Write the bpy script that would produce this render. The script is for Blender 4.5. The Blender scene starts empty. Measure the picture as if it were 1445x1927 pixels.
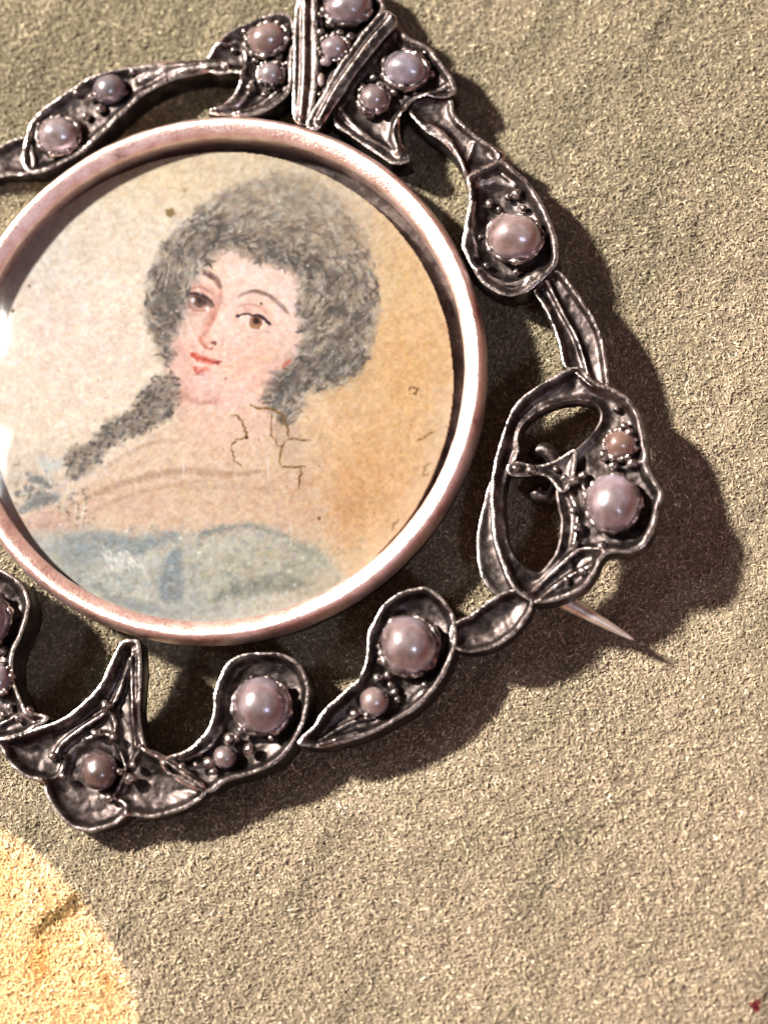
import bpy, math
import numpy as np
from mathutils import Vector, Matrix
from mathutils.geometry import delaunay_2d_cdt

# ------------------------------------------------------------------ scene, camera, light
S = 0.001                       # everything is measured in millimetres, 1 mm = 0.001 m
W, H = 1445.0, 1927.0           # size of the photograph; outlines are measured on it
PXMM = 46.0                     # pixels to a millimetre at the brooch
DIST = 92.0                     # camera to brooch, mm
TILT = math.radians(11.0)       # camera leans towards the near edge of the cloth
YAW = math.radians(4.0)         # and a little to the right
AIM = np.array([0.0, 0.0, 1.6])

scene = bpy.context.scene
scene.render.engine = 'CYCLES'
col = scene.collection

FY = DIST * PXMM                # focal length in pixels
cam_z = np.array([math.tan(YAW), -math.tan(TILT), 1.0])
cam_z /= np.linalg.norm(cam_z)
cam_pos = AIM + DIST * cam_z
cam_x = np.cross(np.array([0.0, 1.0, 0.0]), cam_z)
cam_x /= np.linalg.norm(cam_x)
cam_y = np.cross(cam_z, cam_x)

cd = bpy.data.cameras.new('camera')
cam = bpy.data.objects.new('camera', cd)
col.objects.link(cam)
cam.matrix_world = Matrix(((cam_x[0], cam_y[0], cam_z[0], cam_pos[0] * S),
                           (cam_x[1], cam_y[1], cam_z[1], cam_pos[1] * S),
                           (cam_x[2], cam_y[2], cam_z[2], cam_pos[2] * S),
                           (0, 0, 0, 1)))
cd.sensor_fit = 'VERTICAL'
cd.sensor_height = 36.0
cd.lens = 36.0 * FY / H
cd.clip_start = 0.002
cd.clip_end = 10.0
cd.dof.use_dof = True
cd.dof.focus_distance = (DIST + 1.2) * S
cd.dof.aperture_fstop = cd.lens / 2.6      # a pupil of 2.6 mm
scene.camera = cam

world = bpy.data.worlds.new('World')
scene.world = world
world.use_nodes = True
wt = world.node_tree
bg = wt.nodes['Background']
wc = wt.nodes.new('ShaderNodeTexCoord')
wsep = wt.nodes.new('ShaderNodeSeparateXYZ')
wr = wt.nodes.new('ShaderNodeValToRGB')
wt.links.new(wc.outputs['Generated'], wsep.inputs[0])
wt.links.new(wsep.outputs['Z'], wr.inputs['Fac'])
wr.color_ramp.elements[0].position = 0.15
wr.color_ramp.elements[0].color = (0.70, 0.27, 0.18, 1)
wr.color_ramp.elements[1].position = 0.75
wr.color_ramp.elements[1].color = (0.075, 0.042, 0.036, 1)
wt.links.new(wr.outputs['Color'], bg.inputs['Color'])
bg.inputs['Strength'].default_value = 1.0

LAMP_AZ = np.array([-0.88, 0.475])
LAMP_EL = math.radians(39.0)


def lamp(name, direction, dist, size, power, color, shape='DISK', size_y=None, target=(0, 0, 1.0)):
    d = np.array(direction, float)
    d /= np.linalg.norm(d)
    ld = bpy.data.lights.new(name, 'AREA')
    ld.shape = shape
    ld.size = size
    if size_y:
        ld.size_y = size_y
    ld.energy = power
    ld.color = color
    o = bpy.data.objects.new(name, ld)
    col.objects.link(o)
    p = np.array(target) * S + d * dist
    o.location = p
    o.rotation_euler = Vector(-d).to_track_quat('-Z', 'Y').to_euler()
    return o


ce, se = math.cos(LAMP_EL), math.sin(LAMP_EL)
la = LAMP_AZ / np.linalg.norm(LAMP_AZ)
lamp('desk_lamp', (la[0] * ce, la[1] * ce, se), 0.45, 0.038, 8.7, (1.0, 0.90, 0.80))
lamp('window_light', (0.42, -0.46, 0.80), 0.60, 0.06, 0.58, (0.86, 0.80, 1.0), 'RECTANGLE', 0.09)
lamp('side_window', (-0.680, 0.100, 0.725), 0.50, 0.09, 0.24, (0.92, 0.94, 1.0), 'RECTANGLE', 0.022)

vs = scene.view_settings
vs.view_transform = 'Standard'
vs.look = 'None'
vs.exposure = 0.0
vs.gamma = 1.0
vs.use_curve_mapping = False

# ------------------------------------------------------------------ brooch frame and pixel rays
SLX, SLY = 0.055, -0.02           # the brooch leans: right side up, near side a little up
CENTER_PX = (404.0, 704.0)


def px_ray(px, py):
    px = np.asarray(px, float)
    py = np.asarray(py, float)
    d = (cam_x[None] * ((px.ravel() - W / 2) / FY)[:, None] + cam_y[None] * ((H / 2 - py.ravel()) / FY)[:, None] - cam_z[None])
    return d


def px_to_world(px, py, z):
    d = px_ray(px, py)
    t = (np.asarray(z, float).ravel() - cam_pos[2]) / d[:, 2]
    return cam_pos[None] + d * t[:, None]


def world_to_px(P):
    q = P - cam_pos[None]
    x = q @ cam_x
    y = q @ cam_y
    z = -(q @ cam_z)
    return W / 2 + FY * x / z, H / 2 - FY * y / z


n_b = np.array([-SLX, -SLY, 1.0])
n_b /= np.linalg.norm(n_b)
u_b = np.array([1.0, 0.0, SLX])
u_b /= np.linalg.norm(u_b)
v_b = np.cross(n_b, u_b)
B0 = px_to_world([CENTER_PX[0]], [CENTER_PX[1]], [1.35])[0]
RB = np.stack([u_b, v_b, n_b], axis=1)
CAML = RB.T @ (cam_pos - B0)


def L(px, py, w=0.0):
    """photo pixel -> brooch coordinates (mm) on the plane at height w"""
    d = px_ray(px, py) @ RB
    w = np.broadcast_to(np.asarray(w, float), (d.shape[0],))
    t = (w - CAML[2]) / d[:, 2]
    return CAML[None] + d * t[:, None]


# ------------------------------------------------------------------ numeric helpers
def hash2(ix, iy, seed):
    h = (ix.astype(np.int64) * 374761393 + iy.astype(np.int64) * 668265263 + seed * 974634777) & 0xFFFFFFFF
    h = ((h ^ (h >> 13)) * 1274126177) & 0xFFFFFFFF
    h = h ^ (h >> 16)
    return (h & 0xFFFFFF) / float(0xFFFFFF)


def vnoise(x, y, seed=0):
    ix = np.floor(x)
    iy = np.floor(y)
    fx = x - ix
    fy = y - iy
    fx = fx * fx * fx * (fx * (fx * 6 - 15) + 10)
    fy = fy * fy * fy * (fy * (fy * 6 - 15) + 10)
    ix = ix.astype(np.int64)
    iy = iy.astype(np.int64)
    a = hash2(ix, iy, seed)
    b = hash2(ix + 1, iy, seed)
    c = hash2(ix, iy + 1, seed)
    d = hash2(ix + 1, iy + 1, seed)
    return (a * (1 - fx) + b * fx) * (1 - fy) + (c * (1 - fx) + d * fx) * fy * 1.0


def fbm(x, y, scale, seed=0, octv=3):
    """-1..1 noise whose coarsest lump is about `scale` wide"""
    r = np.zeros(np.shape(x))
    amp, tot = 1.0, 0.0
    f = 1.0 / scale
    for k in range(octv):
        r = r + amp * (2 * vnoise(x * f + 17.3 * k, y * f - 9.1 * k, seed + 31 * k) - 1)
        tot += amp
        amp *= 0.55
        f *= 2.03
    return r / tot


def smooth(a, b, x):
    t = np.clip((x - a) / (b - a), 0, 1)
    return t * t * (3 - 2 * t)


def catmull(pts, step, closed=True):
    p = np.asarray(pts, float)
    n = len(p)
    out = []
    m = n if closed else n - 1
    for i in range(m):
        if closed:
            p0, p1, p2, p3 = p[i - 1], p[i], p[(i + 1) % n], p[(i + 2) % n]
        else:
            p0, p1, p2, p3 = p[max(i - 1, 0)], p[i], p[i + 1], p[min(i + 2, n - 1)]
        k = max(1, int(round(np.linalg.norm(p2 - p1) / step)))
        for j in range(k):
            t = j / k
            out.append(0.5 * ((2 * p1) + (-p0 + p2) * t + (2 * p0 - 5 * p1 + 4 * p2 - p3) * t * t + (-p0 + 3 * p1 - 3 * p2 + p3) * t ** 3))
    if not closed:
        out.append(p[-1])
    return np.array(out)


def seg_dist(x, y, poly, closed=False):
    """distance from points to a polyline"""
    sh = np.shape(x)
    x = np.ravel(x)
    y = np.ravel(y)
    best = np.full(x.shape, 1e18)
    n = len(poly)
    for i in range(n if closed else n - 1):
        ax, ay = poly[i]
        bx, by = poly[(i + 1) % n]
        dx, dy = bx - ax, by - ay
        l2 = dx * dx + dy * dy + 1e-12
        t = np.clip(((x - ax) * dx + (y - ay) * dy) / l2, 0, 1)
        ex = x - ax - t * dx
        ey = y - ay - t * dy
        np.minimum(best, ex * ex + ey * ey, out=best)
    return np.sqrt(best).reshape(sh)


def inside(x, y, poly):
    sh = np.shape(x)
    x = np.ravel(x)
    y = np.ravel(y)
    r = np.zeros(x.shape, bool)
    n = len(poly)
    for i in range(n):
        ax, ay = poly[i]
        bx, by = poly[(i + 1) % n]
        if ay == by:
            continue
        c = (ay > y) != (by > y)
        r ^= c & (x < (bx - ax) * (y - ay) / (by - ay) + ax)
    return r.reshape(sh)


def sdf(x, y, poly):
    d = seg_dist(x, y, poly, True)
    return np.where(inside(x, y, poly), d, -d)


def s2l(c):
    c = np.clip(np.asarray(c, float) / 255.0, 0, 1)
    return np.where(c <= 0.04045, c / 12.92, ((c + 0.055) / 1.055) ** 2.4)


# ------------------------------------------------------------------ mesh helpers
def mesh_obj(name, verts, faces, mat, parent=None, smooth_shade=True, attrs=None, cols=None):
    me = bpy.data.meshes.new(name)
    v = np.ascontiguousarray(np.asarray(verts, float) * S, dtype=np.float32)
    if isinstance(faces, np.ndarray):
        k = faces.shape[1]
        nf = len(faces)
        me.vertices.add(len(v))
        me.vertices.foreach_set('co', v.ravel())
        me.loops.add(nf * k)
        me.loops.foreach_set('vertex_index', np.ascontiguousarray(faces, dtype=np.int32).ravel())
        me.polygons.add(nf)
        me.polygons.foreach_set('loop_start', np.arange(nf, dtype=np.int32) * k)
        me.update(calc_edges=True)
    else:
        me.from_pydata(v.tolist(), [], faces)
        me.update()
    me.polygons.foreach_set('use_smooth', np.full(len(me.polygons), smooth_shade))
    if attrs:
        for an, av in attrs.items():
            a = me.attributes.new(an, 'FLOAT', 'POINT')
            a.data.foreach_set('value', np.ascontiguousarray(av, dtype=np.float32))
    if cols is not None:
        a = me.color_attributes.new('col', 'FLOAT_COLOR', 'POINT')
        c4 = np.ones((len(v), 4), np.float32)
        c4[:, :3] = cols
        a.data.foreach_set('color', c4.ravel())
    me.materials.append(mat)
    o = bpy.data.objects.new(name, me)
    col.objects.link(o)
    if parent is not None:
        o.parent = parent
    return o


def new_mat(name):
    m = bpy.data.materials.new(name)
    m.use_nodes = True
    nt = m.node_tree
    b = nt.nodes['Principled BSDF']
    return m, nt, b


def N(nt, t, **kw):
    n = nt.nodes.new(t)
    for k, v in kw.items():
        setattr(n, k, v)
    return n


def noise_node(nt, per_mm, detail=4.0, rough=0.6, coord='Object'):
    tc = N(nt, 'ShaderNodeTexCoord')
    n = N(nt, 'ShaderNodeTexNoise')
    n.inputs['Scale'].default_value = per_mm / S
    n.inputs['Detail'].default_value = detail
    n.inputs['Roughness'].default_value = rough
    nt.links.new(tc.outputs[coord], n.inputs['Vector'])
    return n


def ramp(nt, src, stops):
    r = N(nt, 'ShaderNodeValToRGB')
    e = r.color_ramp.elements
    while len(e) < len(stops):
        e.new(0.5)
    for i, (p, c) in enumerate(stops):
        e[i].position = p
        e[i].color = c if len(c) == 4 else (*c, 1)
    nt.links.new(src, r.inputs['Fac'])
    return r


# ------------------------------------------------------------------ materials
def make_tarnish():
    m, nt, b = new_mat('tarnished_silver')
    lk = nt.links.new
    at = N(nt, 'ShaderNodeAttribute', attribute_name='wear')
    n1 = noise_node(nt, 1.3, 5, 0.65)
    n2 = noise_node(nt, 7.0, 4, 0.7)
    n3 = noise_node(nt, 22.0, 2, 0.6)
    n4 = noise_node(nt, 2.4, 3, 0.55)
    tar = ramp(nt, n1.outputs['Fac'], [(0.32, (0.014, 0.011, 0.011)), (0.50, (0.058, 0.047, 0.045)), (0.72, (0.17, 0.145, 0.138))])
    worn = ramp(nt, n2.outputs['Fac'], [(0.3, (0.46, 0.38, 0.35)), (0.7, (0.90, 0.84, 0.80))])
    # wear = attribute broken up by noise
    ad = N(nt, 'ShaderNodeMath', operation='ADD')
    lk(at.outputs['Fac'], ad.inputs[0])
    sb = N(nt, 'ShaderNodeMath', operation='MULTIPLY_ADD')
    lk(n4.outputs['Fac'], sb.inputs[0])
    sb.inputs[1].default_value = 2.2
    sb.inputs[2].default_value = -1.15
    lk(sb.outputs[0], ad.inputs[1])
    wf = N(nt, 'ShaderNodeMapRange')
    wf.inputs['From Min'].default_value = 0.45
    wf.inputs['From Max'].default_value = 1.15
    lk(ad.outputs[0], wf.inputs['Value'])
    mx = N(nt, 'ShaderNodeMix', data_type='RGBA')
    lk(wf.outputs[0], mx.inputs['Factor'])
    lk(tar.outputs['Color'], mx.inputs['A'])
    lk(worn.outputs['Color'], mx.inputs['B'])
    lk(mx.outputs['Result'], b.inputs['Base Color'])
    b.inputs['Metallic'].default_value = 0.92
    rr = N(nt, 'ShaderNodeMapRange')
    lk(n2.outputs['Fac'], rr.inputs['Value'])
    rr.inputs['From Min'].default_value = 0.3
    rr.inputs['From Max'].default_value = 0.7
    rr.inputs['To Min'].default_value = 0.30
    rr.inputs['To Max'].default_value = 0.52
    rm = N(nt, 'ShaderNodeMix', data_type='FLOAT')
    lk(wf.outputs[0], rm.inputs['Factor'])
    lk(rr.outputs[0], rm.inputs['A'])
    rm.inputs['B'].default_value = 0.22
    lk(rm.outputs['Result'], b.inputs['Roughness'])
    b1 = N(nt, 'ShaderNodeBump')
    b1.inputs['Strength'].default_value = 0.30
    b1.inputs['Distance'].default_value = 0.035 * S
    lk(n2.outputs['Fac'], b1.inputs['Height'])
    b2 = N(nt, 'ShaderNodeBump')
    b2.inputs['Strength'].default_value = 0.22
    b2.inputs['Distance'].default_value = 0.02 * S
    lk(n3.outputs['Fac'], b2.inputs['Height'])
    lk(b1.outputs[0], b2.inputs['Normal'])
    lk(b2.outputs[0], b.inputs['Normal'])
    return m


def make_bezel_mat():
    m, nt, b = new_mat('rose_silver')
    lk = nt.links.new
    n1 = noise_node(nt, 1.1, 5, 0.65)
    n2 = noise_node(nt, 9.0, 4, 0.7)
    c = ramp(nt, n1.outputs['Fac'], [(0.26, (0.34, 0.22, 0.19)), (0.40, (0.74, 0.53, 0.48)), (0.55, (0.90, 0.71, 0.66)), (0.75, (0.96, 0.85, 0.82))])
    lk(c.outputs['Color'], b.inputs['Base Color'])
    b.inputs['Metallic'].default_value = 0.9
    r = ramp(nt, n2.outputs['Fac'], [(0.3, (0.24, 0.24, 0.24)), (0.7, (0.46, 0.46, 0.46))])
    lk(r.outputs['Color'], b.inputs['Roughness'])
    bp = N(nt, 'ShaderNodeBump')
    bp.inputs['Strength'].default_value = 0.7
    bp.inputs['Distance'].default_value = 0.05 * S
    lk(n2.outputs['Fac'], bp.inputs['Height'])
    lk(bp.outputs[0], b.inputs['Normal'])
    return m


def make_pearl_mat():
    m, nt, b = new_mat('pearl_nacre')
    lk = nt.links.new
    oi = N(nt, 'ShaderNodeObjectInfo')
    n1 = noise_node(nt, 0.75, 4, 0.6)
    base = ramp(nt, n1.outputs['Fac'], [(0.34, (0.085, 0.058, 0.043)), (0.50, (0.20, 0.168, 0.150)), (0.66, (0.33, 0.305, 0.305))])
    mul = N(nt, 'ShaderNodeMix', data_type='RGBA', blend_type='MULTIPLY')
    mul.inputs['Factor'].default_value = 1.0
    at = N(nt, 'ShaderNodeAttribute', attribute_name='tone', attribute_type='OBJECT')
    lk(base.outputs['Color'], mul.inputs['A'])
    lk(at.outputs['Color'], mul.inputs['B'])
    lk(mul.outputs['Result'], b.inputs['Base Color'])
    b.inputs['Metallic'].default_value = 0.15
    b.inputs['Roughness'].default_value = 0.16
    b.inputs['Specular IOR Level'].default_value = 0.5
    b.inputs['Coat Weight'].default_value = 0.9
    b.inputs['Coat Roughness'].default_value = 0.29
    b.inputs['Thin Film Thickness'].default_value = 380.0
    b.inputs['Thin Film IOR'].default_value = 1.6
    b.inputs['Coat IOR'].default_value = 1.9
    b.inputs['Coat Tint'].default_value = (0.95, 0.88, 1.0, 1)
    n2 = noise_node(nt, 3.0, 4, 0.65)
    bp = N(nt, 'ShaderNodeBump')
    bp.inputs['Strength'].default_value = 0.25
    bp.inputs['Distance'].default_value = 0.05 * S
    lk(n2.outputs['Fac'], bp.inputs['Height'])
    lk(bp.outputs[0], b.inputs['Normal'])
    lk(bp.outputs[0], b.inputs['Coat Normal'])
    return m


def make_paint_mat():
    m, nt, b = new_mat('painted_ivory')
    lk = nt.links.new
    at = N(nt, 'ShaderNodeAttribute', attribute_name='col')
    lk(at.outputs['Color'], b.inputs['Base Color'])
    b.inputs['Roughness'].default_value = 0.7
    b.inputs['Specular IOR Level'].default_value = 0.08
    n2 = noise_node(nt, 9.0, 4, 0.7)
    bp = N(nt, 'ShaderNodeBump')
    bp.inputs['Strength'].default_value = 0.35
    bp.inputs['Distance'].default_value = 0.03 * S
    lk(n2.outputs['Fac'], bp.inputs['Height'])
    lk(bp.outputs[0], b.inputs['Normal'])
    return m


def make_glass_mat():
    m, nt, b = new_mat('cover_glass')
    lk = nt.links.new
    nt.nodes.remove(b)
    out = nt.nodes['Material Output']
    tr = N(nt, 'ShaderNodeBsdfTransparent')
    tr.inputs['Color'].default_value = (0.985, 0.98, 0.965, 1)
    gl = N(nt, 'ShaderNodeBsdfGlossy')
    gl.inputs['Roughness'].default_value = 0.05
    fr = N(nt, 'ShaderNodeFresnel')
    geo = N(nt, 'ShaderNodeNewGeometry')
    mr = N(nt, 'ShaderNodeMapRange')
    mr.inputs['To Min'].default_value = 1.5
    mr.inputs['To Max'].default_value = 1.0 / 1.5
    lk(geo.outputs['Backfacing'], mr.inputs['Value'])
    lk(mr.outputs[0], fr.inputs['IOR'])
    n2 = noise_node(nt, 2.5, 4, 0.7)
    bp = N(nt, 'ShaderNodeBump')
    bp.inputs['Strength'].default_value = 0.12
    bp.inputs['Distance'].default_value = 0.02 * S
    lk(n2.outputs['Fac'], bp.inputs['Height'])
    lk(bp.outputs[0], gl.inputs['Normal'])
    mx = N(nt, 'ShaderNodeMixShader')
    lk(fr.outputs[0], mx.inputs[0])
    lk(tr.outputs[0], mx.inputs[1])
    lk(gl.outputs[0], mx.inputs[2])
    lk(mx.outputs[0], out.inputs['Surface'])
    return m


def make_cloth_mat(name, rough):
    m, nt, b = new_mat(name)
    lk = nt.links.new
    at = N(nt, 'ShaderNodeAttribute', attribute_name='col')
    lk(at.outputs['Color'], b.inputs['Base Color'])
    b.inputs['Roughness'].default_value = rough
    b.inputs['Specular IOR Level'].default_value = 0.25
    b.inputs['Sheen Weight'].default_value = 0.12
    if name == 'suede_cloth':
        n2 = noise_node(nt, 9.0, 5, 0.75)
        bp = N(nt, 'ShaderNodeBump')
        bp.inputs['Strength'].default_value = 0.9
        bp.inputs['Distance'].default_value = 0.10 * S
        lk(n2.outputs['Fac'], bp.inputs['Height'])
        lk(bp.outputs[0], b.inputs['Normal'])
    return m


def make_pin_mat():
    m, nt, b = new_mat('pin_metal')
    lk = nt.links.new
    n1 = noise_node(nt, 3.0, 4, 0.6)
    c = ramp(nt, n1.outputs['Fac'], [(0.35, (0.66, 0.60, 0.54)), (0.65, (0.90, 0.88, 0.85))])
    lk(c.outputs['Color'], b.inputs['Base Color'])
    b.inputs['Metallic'].default_value = 0.9
    b.inputs['Roughness'].default_value = 0.42
    bp = N(nt, 'ShaderNodeBump')
    bp.inputs['Strength'].default_value = 0.3
    bp.inputs['Distance'].default_value = 0.03 * S
    lk(n1.outputs['Fac'], bp.inputs['Height'])
    lk(bp.outputs[0], b.inputs['Normal'])
    return m


TARNISH = make_tarnish()
BEZEL = make_bezel_mat()
PEARL = make_pearl_mat()
PAINT = make_paint_mat()
GLASS = make_glass_mat()
CLOTH = make_cloth_mat('suede_cloth', 0.9)
NAP = make_cloth_mat('cloth_fibre', 0.75)
PIN = make_pin_mat()

# ------------------------------------------------------------------ the cloth
PETAL = catmull([(-500, 1500), (-250, 1500), (-80, 1525), (0, 1560), (60, 1597), (110, 1640), (160, 1700), (195, 1745), (225, 1795), (245, 1840),
                 (258, 1890), (266, 1940), (262, 2050), (220, 2200), (60, 2330), (-200, 2380), (-480, 2250)], 14)


def cloth_height(x, y):
    """relief of the cloth in mm at world x, y (mm)"""
    def g(px, py, a, sx, sy=None):
        c = px_to_world([px], [py], [0.0])[0]
        sy = sy or sx
        return a * np.exp(-((x - c[0]) / sx) ** 2 - ((y - c[1]) / sy) ** 2)
    z = g(60, 1850, 0.45, 7.0) + g(1230, 560, -0.35, 5.0) + g(1230, 1090, -0.75, 5.0) + g(900, 1520, 0.30, 6.0) + g(230, 700, -0.7, 9.5) + g(180, 1420, -0.30, 5.0) + g(140, 1240, -1.4, 3.8) + g(340, 1320, -1.2, 3.6) + g(640, 1270, -0.9, 4.0) + g(300, 160, -0.60, 5.5) + g(840, 230, -0.40, 4.0)
    z = z + 0.20 * fbm(x, y, 14, 3, 2)
    return z


def cloth_fine(x, y):
    # brushed nap: short lumps, a little drawn out along one direction
    a = math.radians(14)
    u = x * math.cos(a) + y * math.sin(a)
    v = -x * math.sin(a) + y * math.cos(a)
    z = 0.055 * fbm(u / 1.2, v, 0.50, 11, 3) + 0.034 * fbm(u / 1.3, v, 0.20, 23, 2)
    # a few shallow creases of pressed nap
    z = z - 0.03 * smooth(0.30, 0.85, fbm(u, v / 2.2, 2.6, 41, 2))
    return z


def cloth_color(x, y):
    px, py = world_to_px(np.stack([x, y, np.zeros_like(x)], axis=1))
    n = len(x)
    big = fbm(x, y, 9.0, 51, 3)
    ca, sa = math.cos(math.radians(58)), math.sin(math.radians(58))
    mid = fbm((x * ca + y * sa) / 2.4, -x * sa + y * ca, 1.0, 57, 3)
    crease = smooth(0.05, 0.85, fbm((x * ca + y * sa) / 3.2, -x * sa + y * ca, 1.3, 63, 2))
    olive = np.array([152, 144, 116.0])
    tan = np.array([192, 176, 149.0])
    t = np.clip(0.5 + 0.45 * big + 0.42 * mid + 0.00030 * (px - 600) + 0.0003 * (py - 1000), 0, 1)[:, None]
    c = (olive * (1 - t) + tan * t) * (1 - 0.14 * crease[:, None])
    # woven-in yellow petal
    wob = 5 * fbm(x, y, 0.5, 71, 2)
    m = smooth(-4, 4, sdf(px, py, PETAL) + wob)[:, None]
    yel = np.array([255, 210, 152.0])[None] + 9 * fbm(x, y, 1.2, 77, 2)[:, None] * np.array([1, 1.3, 1.7])
    edge = smooth(46, 6, sdf(px, py, PETAL))[:, None]
    yel = yel * (1 - 0.5 * edge) + np.array([255, 222, 182.0]) * 0.5 * edge
    spot = np.maximum(np.exp(-((px - 82) / 20) ** 2 - ((py - 1815) / 38) ** 2), 0.8 * np.exp(-((px - 203) / 12) ** 2 - ((py - 1850) / 22) ** 2))[:, None]
    spot = np.clip(spot * (0.75 + 0.7 * fbm(x, y, 0.5, 79, 2)[:, None]), 0, 1)
    yel = yel * (1 - 0.75 * spot) + np.array([208, 128, 48.0]) * 0.75 * spot
    vein = seg_dist(px, py, catmull([(172, 1676), (150, 1695), (118, 1720), (85, 1745), (45, 1775)], 6, False))
    vm = smooth(20, 5, vein + 6 * fbm(x, y, 0.35, 83, 2))[:, None] * smooth(40, 90, px)[:, None]
    yel = yel * (1 - 0.95 * vm) + np.array([118, 92, 48.0]) * 0.95 * vm
    c = c * (1 - m) + yel * m
    # a fleck of red thread and a darker mark by the right edge
    red = smooth(12, 7, np.hypot(px - 1421, (py - 1893) * 0.8))[:, None]
    c = c * (1 - red) + np.array([120, 8, 14.0]) * red
    dk = np.exp(-((px - 1440) / 22) ** 2 - ((py - 1860) / 60) ** 2)[:, None]
    c = c * (1 - 0.2 * dk)
    lin = s2l(c)
    return lin * (0.62 + 0.10 * m)


def build_cloth():
    def axis(lo, hi, step, far, ratio=1.5):
        a = list(np.arange(lo, hi + 1e-6, step))
        s = step
        while a[-1] < far:
            s *= ratio
            a.append(a[-1] + s)
        s = step
        while a[0] > -far:
            s *= ratio
            a.insert(0, a[0] - s)
        return np.array(a)
    xs = axis(-20.5, 20.5, 0.085, 170)
    ys = axis(-24.0, 27.0, 0.085, 170)
    X, Y = np.meshgrid(xs, ys)
    x, y = X.ravel(), Y.ravel()
    near = smooth(60, 30, np.hypot(x, y))
    z = cloth_height(x, y) * near + cloth_fine(x, y) * near
    nx, ny = len(xs), len(ys)
    i = np.arange(nx * ny).reshape(ny, nx)
    q = np.stack([i[:-1, :-1].ravel(), i[:-1, 1:].ravel(), i[1:, 1:].ravel(), i[1:, :-1].ravel()], axis=1)
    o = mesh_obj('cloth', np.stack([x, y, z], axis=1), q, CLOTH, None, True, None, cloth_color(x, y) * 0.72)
    o['kind'] = 'structure'
    o['label'] = 'olive tan suede cloth with a woven yellow petal'
    # nap: short loose fibres lying on the cloth
    rng = np.random.default_rng(5)
    n = 270000
    fx = rng.uniform(-20.5, 20.5, n)
    fy = rng.uniform(-24.5, 26.5, n)
    fz = cloth_height(fx, fy) + cloth_fine(fx, fy)
    ang = rng.normal(math.radians(60), 1.0, n)
    ln = rng.uniform(0.10, 0.26, n)
    wd = rng.uniform(0.016, 0.038, n)
    lift = rng.uniform(0.03, 0.15, n)
    dx, dy = np.cos(ang), np.sin(ang)
    bend = rng.normal(0, 0.8, n)
    pts = []
    for k, t in enumerate((0.0, 0.5, 1.0)):
        a2 = ang + bend * (t - 0.5)
        cx = fx + np.cos(a2) * ln * t
        cy = fy + np.sin(a2) * ln * t
        cz = fz - 0.02 + lift * math.sin(math.pi * (0.1 + 0.75 * t))
        wk = wd * (1.0, 0.9, 0.35)[k]
        roll = rng.uniform(-0.5, 0.5, n)
        px_, py_ = -np.sin(a2) * wk, np.cos(a2) * wk
        pts.append(np.stack([cx - px_, cy - py_, cz - roll * wk], axis=1))
        pts.append(np.stack([cx + px_, cy + py_, cz + roll * wk], axis=1))
    V = np.stack(pts, axis=1).reshape(-1, 3)
    b = (np.arange(n) * 6)[:, None]
    F = np.concatenate([b + np.array([[0, 1, 3, 2]]), b + np.array([[2, 3, 5, 4]])], axis=0)
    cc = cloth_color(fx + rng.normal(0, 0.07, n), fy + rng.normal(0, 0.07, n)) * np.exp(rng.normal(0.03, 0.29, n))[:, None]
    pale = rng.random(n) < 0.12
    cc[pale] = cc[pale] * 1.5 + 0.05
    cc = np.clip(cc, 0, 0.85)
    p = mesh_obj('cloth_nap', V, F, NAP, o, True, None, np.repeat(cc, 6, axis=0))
    p['kind'] = 'stuff'


build_cloth()

# ------------------------------------------------------------------ the brooch
brooch = bpy.data.objects.new('portrait_brooch', None)
col.objects.link(brooch)
brooch.matrix_world = Matrix(((RB[0, 0], RB[0, 1], RB[0, 2], B0[0] * S), (RB[1, 0], RB[1, 1], RB[1, 2], B0[1] * S),
                              (RB[2, 0], RB[2, 1], RB[2, 2], B0[2] * S), (0, 0, 0, 1)))
brooch.empty_display_size = 0.005
brooch['label'] = 'round tarnished silver brooch with seed pearls framing a painted portrait of a grey-haired woman'
brooch['category'] = 'brooch'

# ---- bezel ring
R_OUT, R_IN = 11.05, 9.92


def lathe(name, prof, mat, parent, seg=288, wobble=0.0, seed=1, wear=None):
    prof = np.array(prof, float)
    k = len(prof)
    th = np.linspace(0, 2 * math.pi, seg, endpoint=False)
    R = prof[:, 0][None] + np.zeros((seg, 1))
    Z = prof[:, 1][None] + np.zeros((seg, 1))
    if wobble:
        arc = th[:, None] * 11.0
        nn = fbm(np.cos(th)[:, None] * 11 + prof[:, 1][None] * 2, np.sin(th)[:, None] * 11 + prof[:, 0][None] * 2, 1.4, seed, 3)
        R = R + wobble * nn
        Z = Z + wobble * fbm(np.cos(th)[:, None] * 11 + 50 + prof[:, 0][None], np.sin(th)[:, None] * 11, 2.2, seed + 5, 2)
    V = np.stack([R * np.cos(th)[:, None], R * np.sin(th)[:, None], Z], axis=2).reshape(-1, 3)
    i = np.arange(seg)[:, None] * k + np.arange(k)[None]
    j = np.roll(i, -1, axis=0)
    F = np.stack([i[:, :-1].ravel(), j[:, :-1].ravel(), j[:, 1:].ravel(), i[:, 1:].ravel()], axis=1)
    at = None
    if wear is not None:
        at = {'wear': np.tile(np.array(wear, float), seg)}
    return mesh_obj(name, V, F, mat, parent, True, at)


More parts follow.
